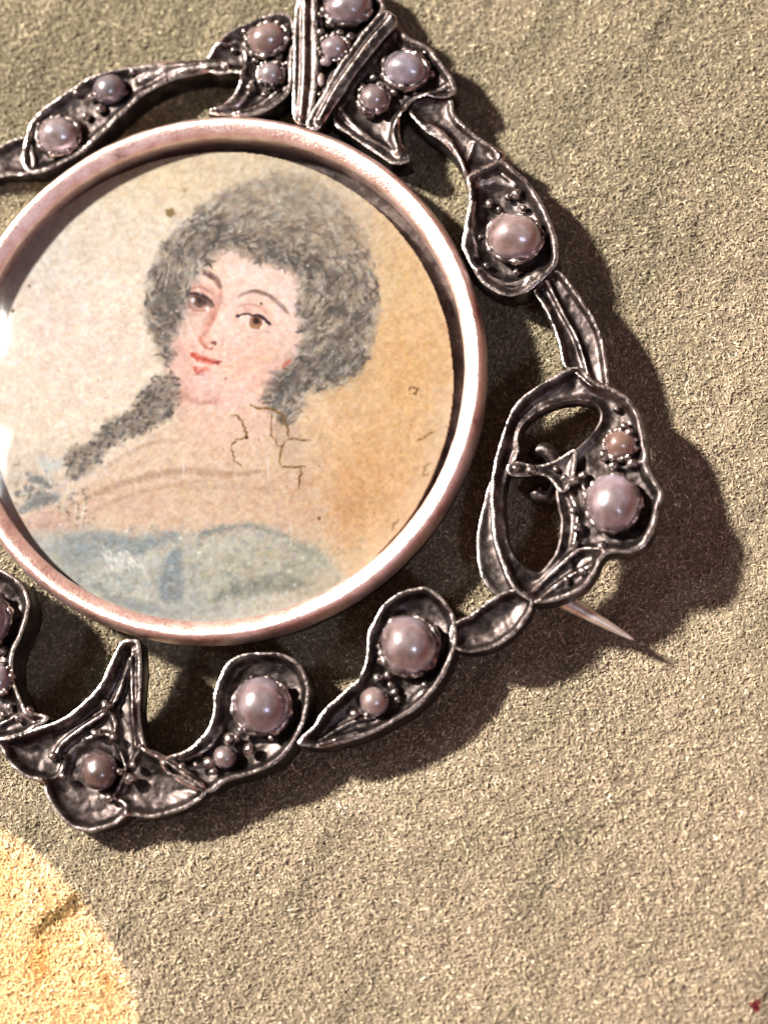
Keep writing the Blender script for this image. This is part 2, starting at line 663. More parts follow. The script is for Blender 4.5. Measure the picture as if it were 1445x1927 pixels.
prof = [(10.86, -0.62), (10.98, -0.61), (11.06, -0.55), (11.09, -0.40), (11.08, -0.18), (11.04, 0.02),
        (10.98, 0.20), (10.89, 0.36), (10.78, 0.46), (10.66, 0.50), (10.52, 0.48), (10.34, 0.41), (10.16, 0.32), (10.02, 0.24), (9.94, 0.16), (9.90, 0.02), (9.90, -0.30), (9.92, -1.40)]
RS = 1.055
prof = [(9.9 * RS + (r - 9.9) * 0.80, max(z, -1.9)) for r, z in prof]
bez = lathe('bezel', prof, BEZEL, brooch, 360, 0.032, 8)
wall_prof = [(10.70, -1.9), (10.80, -1.86), (10.86, -1.2), (10.88, -0.85), (10.93, -0.80), (10.93, -0.72), (10.86, -0.66), (10.85, -0.50)]
wall_prof = [(9.9 * RS + (r - 9.9) * 0.80, z) for r, z in wall_prof]
lathe('bezel_wall', wall_prof, TARNISH, brooch, 240, 0.02, 31, [0.1, 0.1, 0.1, 0.3, 0.8, 0.8, 0.2, 0.1])['label'] = 'dark side wall under the bezel ring'
bez['label'] = 'worn rose-tinted metal bezel ring'
# dark cup behind the picture
cup = lathe('back_cup', [(9.9 * RS + 0.66, -1.88), (10.0, -2.0), (5.0, -2.05), (0.02, -2.05)], TARNISH, brooch, 96, 0, 3, [0, 0, 0, 0])
tray = lathe('inner_tray', [(9.90 * RS, -1.28), (9.0, -1.30), (0.02, -1.30)], TARNISH, brooch, 96, 0, 3, [0, 0, 0])


# ---- the painted miniature
class Canvas:
    def __init__(s, x0, y0, x1, y1):
        s.x0, s.y0 = x0, y0
        s.w, s.h = int(x1 - x0), int(y1 - y0)
        s.X, s.Y = np.meshgrid(np.arange(s.w) + x0 + 0.5, np.arange(s.h) + y0 + 0.5)
        s.C = np.zeros((s.h, s.w, 3))

    def win(s, pts, m):
        p = np.asarray(pts, float)
        a = max(0, int(p[:, 0].min() - m - s.x0))
        b = min(s.w, int(p[:, 0].max() + m - s.x0) + 2)
        c = max(0, int(p[:, 1].min() - m - s.y0))
        d = min(s.h, int(p[:, 1].max() + m - s.y0) + 2)
        return slice(c, max(c, d)), slice(a, max(a, b))

    def mix(s, ys, xs, m, color):
        s.C[ys, xs] = s.C[ys, xs] * (1 - m[..., None]) + np.asarray(color, float) * m[..., None]

    def area(s, pts, color, alpha=1.0, feather=6.0, ragged=0.0, rs=8.0, seed=0, step=9):
        q = catmull(pts, step)
        ys, xs = s.win(q, feather + ragged + 2)
        x, y = s.X[ys, xs], s.Y[ys, xs]
        if x.size == 0:
            return
        d = sdf(x, y, q)
        if ragged:
            d = d + ragged * fbm(x, y, rs, seed, 3)
        s.mix(ys, xs, alpha * smooth(-feather, feather, d), color)

    def blob(s, x, y, rx, ry, color, alpha=1.0, ang=0.0):
        r = 2.6 * max(rx, ry)
        ys, xs = s.win([(x, y)], r)
        X, Y = s.X[ys, xs] - x, s.Y[ys, xs] - y
        if X.size == 0:
            return
        c, n = math.cos(ang), math.sin(ang)
        u, v = X * c + Y * n, -X * n + Y * c
        s.mix(ys, xs, alpha * np.exp(-(u / rx) ** 2 - (v / ry) ** 2), color)

    def dot(s, x, y, r, color, alpha=1.0, soft=1.2):
        ys, xs = s.win([(x, y)], r + 3)
        X, Y = s.X[ys, xs] - x, s.Y[ys, xs] - y
        s.mix(ys, xs, alpha * smooth(r + soft, r - soft, np.hypot(X, Y)), color)

    def line(s, pts, w, color, alpha=1.0, soft=1.5, taper=True, ragged=0.0, seed=0, raw=False):
        q = np.asarray(pts, float) if raw else catmull(pts, 5, False)
        ys, xs = s.win(q, w + soft + ragged + 2)
        x, y = s.X[ys, xs], s.Y[ys, xs]
        if x.size == 0:
            return
        n = len(q)
        sh = x.shape
        x, y = x.ravel(), y.ravel()
        best = np.full(x.shape, 1e9)
        for i in range(n - 1):
            ax, ay = q[i]
            bx, by = q[i + 1]
            dx, dy = bx - ax, by - ay
            t = np.clip(((x - ax) * dx + (y - ay) * dy) / (dx * dx + dy * dy + 1e-9), 0, 1)
            d = np.hypot(x - ax - t * dx, y - ay - t * dy)
            if taper:
                g = (i + t) / (n - 1)
                d = d + w * 0.5 * (1 - np.sqrt(np.clip(4 * g * (1 - g), 0, 1))) * 0.9
            np.minimum(best, d, out=best)
        if ragged:
            best = best + ragged * fbm(x, y, 5, seed, 2)
        s.mix(ys, xs, (alpha * smooth(w * 0.5 + soft, max(0.0, w * 0.5 - soft), best)).reshape(sh), color)


def paint_miniature():
    cv = Canvas(-90, 230, 890, 1200)
    rng = np.random.default_rng(12)
    X, Y = cv.X, cv.Y
    # ground: cream at the left, warmer and deeper towards the right
    t = smooth(380, 800, X + 0.25 * (Y - 700) + 60 * fbm(X, Y, 220, 5, 2))
    left = np.array([238, 220, 196.0])
    right = np.array([228, 194, 150.0])
    cv.C[:] = left * (1 - t[..., None]) + right * t[..., None]
    cv.blob(170, 420, 150, 110, (226, 210, 186), 0.75)
    cv.blob(120, 620, 130, 130, (240, 216, 198), 0.8)
    cv.blob(60, 460, 90, 130, (212, 204, 190), 0.6)
    cv.blob(330, 330, 160, 60, (228, 204, 164), 0.8)
    cv.blob(560, 300, 160, 40, (208, 188, 150), 0.7)
    cv.blob(760, 520, 60, 120, (229, 192, 140), 0.7)
    cv.blob(770, 700, 90, 130, (236, 186, 124), 0.7)
    cv.blob(690, 900, 110, 120, (228, 176, 118), 0.75)
    cv.blob(640, 800, 60, 90, (235, 190, 140), 0.5)
    cv.blob(650, 950, 40, 60, (216, 158, 104), 0.5)
    cv.blob(60, 900, 120, 60, (206, 186, 166), 0.6)
    cv.blob(830, 850, 26, 120, (226, 196, 156), 0.6)
    mott = fbm(X, Y, 26, 9, 3)
    cv.C += (8 * mott)[..., None] * np.array([1, 1, 1.2])
    # shoulders and breast
    body = [(40, 1000), (80, 955), (150, 925), (215, 868), (280, 815), (332, 775), (345, 735), (420, 770), (505, 745), (548, 792), (575, 830), (598, 880),
            (612, 940), (618, 1000), (610, 1060), (400, 1090), (200, 1060), (60, 1040)]
    cv.area(body, (226, 194, 162), 0.72, 34, 12, 24, 3)
    cv.blob(420, 830, 110, 60, (236, 200, 170), 0.7)
    cv.blob(430, 945, 170, 45, (227, 192, 160), 0.7)
    cv.blob(240, 945, 90, 30, (220, 180, 152), 0.6)
    cv.blob(95, 985, 50, 30, (205, 164, 148), 0.75)
    cv.blob(560, 930, 60, 70, (214, 170, 132), 0.45)
    for pts, w, a in (([(150, 948), (200, 922), (249, 905), (300, 893), (349, 887), (436, 893), (500, 886)], 13, 0.55), ([(170, 965), (240, 935), (320, 915), (400, 905)], 8, 0.35),
                      ([(200, 880), (250, 850), (300, 832), (350, 830)], 10, 0.35), ([(330, 925), (420, 918), (520, 925)], 10, 0.25)):
        cv.line(pts, w, (176, 140, 112), a, 5, True, 2, 4)
    # neck
    cv.area([(330, 735), (350, 765), (352, 800), (400, 835), (480, 830), (530, 800), (520, 760), (500, 735)], (240, 200, 176), 0.8, 18)
    # face
    face = [(434, 462), (480, 472), (540, 492), (570, 540), (574, 600), (570, 668), (552, 705), (520, 722), (490, 752), (440, 775), (395, 778), (352, 766), (328, 738),
            (315, 700), (316, 655), (322, 620), (336, 580), (350, 535), (380, 495)]
    cv.area(face, (247, 212, 192), 1.0, 7)
    cv.blob(470, 510, 80, 34, (251, 224, 208), 0.8)
    cv.blob(398, 500, 30, 30, (246, 214, 186), 0.7)
    cv.blob(545, 560, 22, 60, (250, 222, 208), 0.7)
    cv.blob(345, 665, 30, 55, (240, 186, 164), 0.75)
    cv.blob(470, 680, 60, 45, (246, 196, 168), 0.75)
    cv.blob(440, 640, 40, 30, (249, 212, 194), 0.6)
    cv.blob(400, 745, 50, 24, (238, 190, 172), 0.8)
    cv.blob(382, 722, 20, 14, (248, 212, 200), 0.85)
    cv.blob(355, 720, 22, 24, (234, 188, 168), 0.6)
    cv.blob(500, 725, 30, 22, (244, 194, 172), 0.7)
    # shade at the side of the nose and round the eyes
    cv.area([(414, 540), (420, 570), (408, 600), (394, 628), (384, 650), (374, 640), (380, 615), (392, 588), (400, 560)], (226, 166, 142), 0.55, 7)
    cv.line([(418, 545), (412, 575), (400, 603), (388, 630), (378, 638)], 9, (206, 134, 110), 0.6, 4)
    cv.area([(352, 548), (372, 534), (398, 540), (412, 560), (404, 585), (378, 592), (354, 580)], (230, 172, 152), 0.6, 6)
    cv.area([(446, 580), (470, 566), (505, 578), (518, 605), (505, 624), (470, 628), (450, 606)], (240, 196, 174), 0.6, 7)
    cv.blob(424, 600, 10, 36, (251, 224, 208), 0.7, -0.35)
    cv.blob(404, 630, 9, 16, (252, 222, 206), 0.7, -0.3)
    # brows
    cv.line([(370, 515), (380, 512), (393, 517), (408, 527), (417, 545)], 12, (140, 102, 90), 0.8, 3.5)
    cv.line([(380, 514), (394, 519), (406, 527)], 5, (112, 82, 76), 0.6, 1.5)
    cv.line([(449, 560), (464, 552), (480, 549), (496, 553), (515, 563), (532, 579), (544, 592)], 8, (164, 130, 118), 0.8, 3)
    cv.line([(470, 549), (484, 549), (500, 555), (517, 564)], 4, (116, 88, 82), 0.65, 2)
    cv.line([(516, 565), (530, 577), (542, 590)], 7, (176, 148, 138), 0.6, 2)
    # the eye at the left
    cv.line([(360, 545), (376, 541), (390, 546), (402, 556)], 5, (190, 128, 112), 0.7, 2)
    cv.area([(352, 560), (362, 553), (382, 556), (398, 566), (404, 576), (392, 584), (372, 586), (357, 577)], (208, 168, 150), 0.8, 3)
    cv.line([(354, 556), (372, 562), (392, 570), (402, 578)], 15, (120, 92, 86), 0.8, 4)
    cv.dot(377, 567, 13, (112, 80, 68), 0.9, 3)
    cv.dot(376, 566, 5, (56, 44, 48), 0.9, 2)
    cv.line([(350, 554), (366, 553), (383, 557), (401, 571), (404, 577)], 5, (72, 52, 52), 0.95, 1.3)
    cv.line([(353, 570), (361, 581), (376, 587), (394, 583)], 3, (170, 110, 92), 0.7, 1.5)
    cv.line([(350, 588), (362, 594), (382, 594)], 5, (214, 168, 148), 0.6, 3)
    cv.dot(364, 565, 4, (250, 246, 240), 0.95, 1.3)
    cv.dot(391, 583, 3.2, (252, 244, 238), 0.9, 1.2)
    cv.dot(384, 578, 2.5, (200, 150, 120), 0.8)
    # the eye at the right
    cv.line([(446, 580), (458, 575), (474, 574), (490, 579), (504, 590)], 4, (206, 150, 132), 0.7, 2)
    cv.area([(450, 598), (466, 594), (480, 597), (494, 597), (508, 612), (494, 622), (474, 620), (458, 610)], (247, 222, 206), 0.9, 2.5)
    cv.dot(482, 608, 12.5, (164, 108, 76), 0.95, 1.8)
    cv.blob(482, 615, 8, 4, (206, 148, 104), 0.7)
    cv.dot(483.5, 605, 6, (54, 34, 32), 0.98, 1.5)
    cv.line([(448, 596), (458, 593), (468, 592), (478, 596), (490, 595), (500, 602), (512, 615)], 4.5, (58, 34, 40), 0.98, 1.0)
    cv.line([(488, 596), (500, 603), (510, 613)], 6, (52, 32, 38), 0.9, 1.2)
    cv.dot(448, 596, 3.3, (62, 34, 52), 1, 1)
    cv.line([(460, 622), (476, 627), (494, 624)], 3, (226, 178, 158), 0.6, 2)
    cv.line([(500, 628), (508, 626), (511, 629)], 3.2, (190, 150, 140), 0.6, 1.3)
    cv.dot(493, 573, 2.4, (84, 66, 58), 1, 0.8)
    # nose
    cv.line([(376, 634), (382, 649), (394, 658), (403, 655)], 6.5, (206, 116, 94), 0.8, 2.5)
    cv.line([(398, 646), (405, 647), (408, 651)], 6, (128, 74, 58), 0.9, 1.5)
    cv.line([(418, 640), (421, 648), (418, 655)], 3, (224, 166, 144), 0.6, 2)
    cv.blob(390, 645, 9, 7, (238, 172, 150), 0.6)
    # mouth
    cv.area([(358, 666), (372, 664), (378, 670), (390, 672), (404, 678), (418, 681), (404, 687), (388, 686), (372, 681)], (228, 124, 102), 0.85, 2.5)
    cv.line([(359, 668), (372, 675), (388, 678), (402, 683), (412, 684), (419, 681)], 3.5, (196, 72, 58), 0.9, 1.3)
    cv.dot(411, 684, 3.4, (150, 50, 44), 0.9, 1.5)
    cv.dot(364, 669, 5, (220, 92, 76), 0.8, 2)
    cv.area([(362, 690), (374, 692), (392, 692), (398, 696), (384, 702), (370, 704)], (232, 140, 122), 0.8, 3)
    cv.line([(366, 690), (369, 698), (374, 704), (384, 697)], 3.5, (202, 84, 70), 0.8, 1.4)
    cv.line([(361, 709), (372, 705), (386, 707)], 3, (188, 122, 108), 0.7, 1.5)
    cv.dot(426, 714, 3, (190, 130, 122), 0.8)
    cv.line([(340, 742), (366, 756), (396, 760), (414, 752)], 10, (200, 144, 128), 0.6, 4)
    cv.blob(345, 745, 16, 26, (214, 160, 142), 0.6)
    cv.blob(520, 735, 22, 22, (222, 168, 146), 0.5)
    # ear
    cv.blob(541, 685, 12, 16, (244, 186, 166), 0.8, 0.6)
    cv.line([(533, 692), (541, 684), (549, 679)], 8, (232, 120, 94), 0.85, 2.5)
    cv.line([(518, 694), (527, 691)], 3, (232, 150, 130), 0.7, 1.5)
    # hair masses
    hair = [(313, 684), (302, 652), (288, 624), (282, 576), (288, 521), (309, 472), (340, 434), (378, 400), (413, 372), (461, 351), (510, 334), (551, 334), (593, 349),
            (628, 372), (662, 413), (686, 465), (704, 528), (707, 583), (697, 638), (679, 687), (648, 714), (607, 728), (575, 732), (566, 750), (558, 780), (538, 795), (513, 770),
            (503, 746), (517, 711), (541, 701), (565, 680), (573, 631), (566, 590), (567, 541), (557, 512), (531, 496), (489, 490), (458, 474), (434, 464), (396, 486),
            (375, 512), (354, 541), (340, 590), (324, 631), (319, 666)]
    hq = catmull(hair, 8)
    cv.area(hair, (154, 140, 126), 0.88, 14, 9, 18, 21)
    lock = [(296, 708), (330, 704), (338, 735), (334, 765), (311, 795), (262, 820), (205, 845), (187, 876), (149, 900), (128, 888), (131, 849), (181, 823), (205, 793), (249, 772), (265, 742)]
    lq = catmull(lock, 8)
    cv.area(lock, (142, 130, 117), 0.85, 9, 8, 12, 22)
    curl = [(515, 770), (545, 780), (560, 800), (566, 850), (545, 870), (525, 840), (512, 805)]
    cv.area(curl, (196, 170, 142), 0.45, 10, 5, 12, 23)
    # light and shade of the hair, then brush strokes
    for bx, by, rx, ry, c, a in ((560, 400, 80, 40, (180, 160, 138), 0.6), (640, 480, 40, 60, (178, 158, 134), 0.55), (330, 560, 26, 60, (116, 106, 94), 0.6), (420, 420, 60, 40, (124, 112, 98), 0.6),
                                 (600, 690, 50, 36, (112, 106, 96), 0.65), (640, 640, 40, 50, (120, 112, 100), 0.5), (600, 560, 26, 60, (134, 124, 108), 0.5), (300, 600, 16, 50, (170, 154, 134), 0.4)):
        cv.blob(bx, by, rx, ry, c, a * 0.8)
    hm = smooth(-14, 10, sdf(X, Y, hq))
    clump = fbm(X * 0.8 + Y * 0.35, Y * 0.8 - X * 0.35, 34, 91, 3)
    hw = (hm * np.clip(np.abs(clump) * 2.0, 0, 0.75))[..., None]
    cv.C = cv.C * (1 - hw) + np.where(clump[..., None] > 0, np.array([186, 170, 150.0]), np.array([106, 98, 90.0])) * hw
    for npass, wlo, whi, llo, lhi, al, sf in ((1500, 5, 10, 14, 34, 0.40, 3.2), (2400, 3, 6.0, 12, 32, 0.70, 1.5)):
        sx = rng.uniform(275, 715, npass)
        sy = rng.uniform(325, 800, npass)
        ok = sdf(sx, sy, hq) > -7
        for x, y in zip(sx[ok], sy[ok]):
            a = math.atan2(y - 560, x - 500) + math.pi / 2 + 1.1 * float(fbm(np.array(x), np.array(y), 60, 93, 2)) + rng.normal(0, 0.35)
            ln = rng.uniform(llo, lhi)
            k = rng.normal(0, 0.7)
            p = [(x - math.cos(a - k) * ln / 2, y - math.sin(a - k) * ln / 2), (x, y), (x + math.cos(a + k) * ln / 2, y + math.sin(a + k) * ln / 2)]
            top = float(smooth(440, 345, np.array(y)))
            pr = np.array((0.36, 0.24, 0.26, 0.14)) if top < 0.4 else np.array((0.16, 0.26, 0.34, 0.24))
            c = ((78, 72, 66), (122, 112, 102), (188, 172, 152), (222, 206, 186))[rng.choice(4, p=pr)]
            cv.line(p, rng.uniform(wlo, whi), c, al * (1 - 0.35 * top) * rng.uniform(0.5, 1.0), sf, True, 0, 0, True)
    cv.blob(585, 350, 120, 48, (208, 190, 160), 0.62)
    cv.blob(625, 440, 60, 60, (196, 176, 148), 0.42)
    cv.blob(540, 420, 60, 36, (186, 168, 144), 0.35)
    cv.blob(655, 560, 30, 60, (184, 164, 138), 0.3)
    cv.blob(318, 560, 20, 70, (98, 92, 84), 0.35)
    cv.blob(375, 470, 34, 24, (104, 97, 88), 0.35, -0.7)
    cv.blob(615, 685, 56, 30, (98, 95, 86), 0.35)
    cv.blob(545, 735, 24, 26, (112, 104, 94), 0.35)
    cv.blob(680, 430, 26, 70, (208, 182, 148), 0.45, -0.35)
    for _ in range(70):
        x, y = rng.uniform(290, 700), rng.uniform(370, 720)
        if sdf(np.array([x]), np.array([y]), hq)[0] > 4:
            cv.dot(x, y, rng.uniform(1.0, 2.4), (240, 232, 220), 0.75, 1.0)
    sx = rng.uniform(120, 345, 900)
    sy = rng.uniform(700, 910, 900)
    ok = sdf(sx, sy, lq) > -2
    for x, y in zip(sx[ok], sy[ok]):
        a = rng.normal(2.4, 0.8)
        ln = rng.uniform(5, 13)
        p = [(x - math.cos(a) * ln / 2, y - math.sin(a) * ln / 2), (x + math.cos(a) * ln / 2, y + math.sin(a) * ln / 2)]
        c = ((82, 76, 70), (110, 101, 90), (196, 178, 156))[rng.choice(3, p=(0.45, 0.3, 0.25))]
        cv.line(p, rng.uniform(3.0, 6.5), c, 0.6, 1.8, True, 0, 0, True)
    def dabs(cx, cy, rx, ry, n, pal, w0, w1, al, ang0=0.0, angs=1.5):
        for _ in range(n):
            x, y = cx + rx * rng.normal(), cy + ry * rng.normal()
            a = rng.normal(ang0, angs)
            ln = rng.uniform(1.0, 2.6) * w1
            k = rng.normal(0, 0.6)
            c = np.array(pal[rng.integers(len(pal))], float) + rng.normal(0, 6)
            cv.line([(x - math.cos(a - k) * ln / 2, y - math.sin(a - k) * ln / 2), (x, y), (x + math.cos(a + k) * ln / 2, y + math.sin(a + k) * ln / 2)],
                    rng.uniform(w0, w1), c, al * rng.uniform(0.4, 1.0), 1.8, True, 0.8, int(rng.integers(999)), True)
    dabs(75, 925, 26, 20, 90, ((96, 96, 90), (132, 134, 128), (170, 170, 160), (206, 200, 186)), 3, 8, 0.6)
    dabs(140, 960, 22, 20, 60, ((110, 96, 82), (150, 134, 116), (206, 190, 168), (236, 224, 206)), 2.5, 6, 0.6)
    # hair falling over the forehead
    for _ in range(90):
        x = rng.uniform(395, 560)
        y = np.interp(x, [395, 434, 489, 531, 560], [488, 466, 490, 497, 516]) + rng.normal(0, 4)
        cv.line([(x, y), (x + rng.normal(0, 5), y + rng.uniform(3, 9))], 2.6, (186, 160, 142), 0.45, 1.3, True, 0, 0, True)
    # dress
    dress = [(20, 1010), (70, 1000), (112, 1000), (168, 1003), (249, 1010), (336, 1006), (374, 1010), (399, 998), (461, 992), (536, 1006), (585, 1030), (635, 1066), (660, 1120),
             (600, 1200), (400, 1240), (200, 1220), (80, 1150)]
    cv.area(dress, (194, 192, 178), 0.85, 16, 8, 16, 31)
    cv.blob(240, 1080, 80, 40, (196, 194, 176), 0.7)
    cv.blob(480, 1050, 90, 36, (204, 194, 168), 0.7)
    cv.blob(580, 1080, 60, 40, (186, 178, 150), 0.6)
    cv.blob(400, 1090, 50, 50, (190, 186, 168), 0.5)
    cv.blob(140, 1050, 40, 40, (164, 164, 152), 0.7)
    for pts, w, c, a in (([(160, 1003), (210, 1014), (250, 1024), (290, 1016), (340, 1006)], 24, (134, 146, 150), 0.75), ([(200, 1026), (250, 1040), (300, 1022)], 12, (122, 132, 132), 0.6),
                         ([(374, 1022), (380, 1010), (396, 1002), (412, 998)], 11, (116, 128, 130), 0.8), ([(412, 998), (461, 990), (500, 996), (538, 1010)], 6, (134, 140, 132), 0.7),
                         ([(395, 1134), (425, 1118), (450, 1104), (490, 1096), (530, 1092), (560, 1100), (590, 1098)], 22, (132, 134, 120), 0.8),
                         ([(440, 1120), (500, 1108), (560, 1106)], 14, (122, 126, 114), 0.6), ([(170, 1095), (220, 1125), (300, 1150)], 20, (136, 140, 134), 0.6),
                         ([(540, 1020), (590, 1040), (620, 1062)], 14, (150, 150, 130), 0.5), ([(120, 1010), (150, 1030), (165, 1062)], 18, (140, 142, 134), 0.55),
                         ([(560, 1120), (600, 1110), (640, 1090)], 12, (140, 140, 120), 0.5), ([(360, 1060), (366, 1110), (380, 1150)], 10, (160, 162, 150), 0.5)):
        cv.line(pts, w, c, a * 0.9, 8, True, 5, 7)
    cv.area([(296, 1118), (306, 1070), (318, 1044), (340, 1034), (346, 1060), (346, 1115), (330, 1135)], (132, 142, 146), 0.75, 9, 6, 12, 33)
    cv.blob(170, 1030, 60, 26, (150, 162, 164), 0.6)
    cv.blob(230, 1060, 46, 18, (222, 220, 210), 0.6)
    cv.blob(430, 1030, 50, 16, (214, 208, 190), 0.6)
    cv.blob(300, 1150, 120, 20, (150, 158, 156), 0.5)
    dabs(240, 1075, 75, 36, 260, ((150, 156, 150), (172, 172, 160), (206, 202, 186), (188, 186, 170), (140, 150, 152)), 4, 11, 0.30, 0.3, 0.9)
    dabs(490, 1065, 80, 32, 300, ((156, 156, 138), (180, 174, 152), (210, 200, 174), (196, 188, 164), (140, 144, 134)), 4, 11, 0.30, -0.2, 0.9)
    dabs(330, 1010, 110, 12, 120, ((150, 156, 152), (206, 184, 160), (188, 184, 168)), 4, 9, 0.35, 0.0, 0.6)
    dabs(420, 955, 120, 26, 200, ((214, 176, 146), (236, 206, 178), (222, 190, 158)), 4, 10, 0.28, 0.1, 0.8)
    dabs(430, 840, 80, 40, 200, ((226, 184, 158), (244, 212, 188), (232, 196, 168)), 4, 10, 0.28, 0.2, 0.9)
    dabs(420, 690, 70, 44, 170, ((244, 192, 170), (252, 222, 206), (240, 184, 164)), 3, 8, 0.22, 0.6, 0.9)
    for _ in range(26):
        x, y = rng.uniform(190, 266), 0
        y = 1040 + (x - 190) * 0.30 + rng.normal(0, 7)
        cv.line([(x, y), (x + rng.uniform(2, 9), y + rng.uniform(6, 16))], rng.uniform(2, 5), (236, 230, 216), 0.75, 1.6, True, 0, 0, True)
    for x, y in ((375, 1040), (398, 1052), (340, 1012), (545, 1075), (555, 1100), (240, 1000), (570, 1050)):
        cv.dot(x, y, 3.5, (232, 226, 208), 0.7, 2)
    cv.line([(76, 862), (92, 876), (116, 872)], 22, (204, 206, 198), 0.75, 7)
    cv.line([(88, 860), (92, 890), (98, 930)], 5, (226, 226, 218), 0.6, 2)
    cv.line([(40, 960), (70, 945), (110, 935)], 22, (122, 126, 122), 0.7, 6, True, 4)
    cv.line([(55, 900), (80, 905), (96, 920)], 14, (118, 122, 120), 0.75, 4, True, 4)
    # soft brushwork over everything
    cv.C *= (1 + 0.050 * fbm(X, Y, 9, 61, 3) + 0.035 * fbm(X, Y, 3.6, 67, 2))[..., None]
    for _ in range(500):
        x, y = rng.uniform(-60, 870), rng.uniform(260, 1180)
        if rng.random() < 0.5:
            cv.dot(x, y, rng.uniform(0.8, 2.0), (150, 116, 80), rng.uniform(0.2, 0.6), 1)
        else:
            cv.dot(x, y, rng.uniform(0.8, 1.8), (250, 238, 220), rng.uniform(0.2, 0.6), 1)
    skin = fbm(X, Y, 13, 301, 3)
    cv.C += (9.0 * skin)[..., None] * np.array([0.6, 1.0, 1.05])
    g1, g2, g3 = fbm(X, Y, 6.0, 303, 2), fbm(X, Y, 6.5, 321, 2), fbm(X, Y, 9.0, 323, 2)
    cv.C += np.stack([12 * g1 + 5 * g2, 16 * g1, 16 * g1 - 6 * g2 + 6 * g3], axis=2)
    pit = smooth(0.42, 0.72, fbm(X, Y, 7.5, 325, 3)) * smooth(-0.1, 0.5, fbm(X, Y, 60, 327, 2))
    cv.C = cv.C * (1 - 0.30 * pit[..., None]) + np.array([170, 132, 96.0]) * 0.30 * pit[..., None]
    # worn paint: lines and edges wander a little
    ddx = 1.1 * fbm(X, Y, 7, 305, 2) + 0.7 * fbm(X, Y, 3.2, 309, 1)
    ddy = 1.1 * fbm(X, Y, 7, 306, 2) + 0.7 * fbm(X, Y, 3.2, 310, 1)
    ii = np.clip(np.rint(np.arange(cv.h)[:, None] + ddy), 0, cv.h - 1).astype(int)
    jj = np.clip(np.rint(np.arange(cv.w)[None] + ddx), 0, cv.w - 1).astype(int)
    cv.C = cv.C[ii, jj]
    # rubbed flecks where the ivory shows through
    fl = smooth(0.45, 0.7, fbm(X, Y, 6.5, 311, 3)) * 0.35
    cv.C = cv.C * (1 - fl[..., None]) + (cv.C * 0.5 + np.array([248, 226, 204.0]) * 0.5) * fl[..., None]
    # cracks in the ivory, brown with age
    br = (122, 86, 44)
    for pts, w in (([(473, 765), (490, 771), (517, 772), (529, 777), (536, 787), (541, 800), (542, 825)], 4.6), ([(542, 826), (560, 830), (585, 828)], 3), ([(542, 827), (534, 838), (529, 851), (529, 880)], 3.6),
                   ([(529, 881), (548, 880), (574, 876)], 3.4), ([(566, 880), (568, 892), (561, 908), (563, 922)], 3), ([(436, 781), (449, 786), (458, 795), (462, 812), (465, 824)], 4), ([(465, 825), (452, 828), (440, 834), (436, 845)], 2.6),
                   ([(436, 846), (440, 862), (448, 870), (455, 878)], 2.2), ([(513, 778), (510, 800), (511, 820), (520, 833), (529, 842)], 2.4), ([(700, 355), (694, 372), (690, 380)], 2.5), ([(768, 736), (776, 730), (788, 732), (782, 742), (770, 740)], 3),
                   ([(812, 870), (800, 880), (796, 896), (806, 890)], 3.4), ([(750, 975), (742, 985), (738, 1000)], 3.5), ([(782, 830), (800, 822), (818, 812)], 2.5), ([(836, 800), (846, 806), (852, 800)], 3)):
        q = np.asarray(pts, float)
        q = np.concatenate([np.linspace(q[k], q[k + 1], 4)[:-1] for k in range(len(q) - 1)] + [q[-1:]])
        q = q + rng.normal(0, 1.3, q.shape)
        cv.line(q, w + 3.5, (196, 154, 108), 0.4, 2, True, 0, 0, True)
        cv.line(q, w * 0.8, br, 0.8, 1.0, True, 1.6, 9, True)
    cv.area([(312, 396), (324, 392), (332, 402), (322, 410), (313, 406)], (140, 112, 60), 0.85, 2.5, 2, 5, 3)
    cv.dot(348, 358, 4, (170, 140, 104), 0.6, 2)
    cv.dot(601, 976, 3.2, (120, 66, 44), 0.8)
    cv.dot(465, 824, 3.6, (96, 58, 38), 0.9)
    cv.dot(56, 538, 3, (120, 96, 70), 0.8)
    cv.dot(25, 585, 4, (110, 84, 60), 0.8)
    for pts in ([(371, 538), (375, 547), (379, 557)], [(348, 588), (358, 618), (371, 652)], [(339, 623), (347, 647)], [(469, 703), (476, 728)], [(62, 582), (78, 600), (93, 619)], [(58, 644), (66, 660)], [(321, 496), (316, 520), (311, 550)],
                [(548, 985), (549, 1030)], [(345, 860), (347, 900)], [(505, 860), (504, 905)], [(130, 885), (128, 930)]):
        cv.line(np.asarray(pts, float) + rng.normal(0, 1.0, (len(pts), 2)), 2.2, (252, 242, 230), 0.6, 1.0, True, 1.2, 17)
    # rubbed, yellowed border at the lower right
    rr = np.hypot(X - 405, Y - 713)
    an = np.arctan2(Y - 713, X - 405)
    band = smooth(400, 440, rr + 8 * fbm(X, Y, 30, 87, 2)) * smooth(-0.2, 0.2, an) * smooth(1.6, 1.0, an)
    cv.C = cv.C * (1 - 0.35 * band[..., None]) + np.array([226, 200, 172.0]) * 0.35 * band[..., None]
    return cv


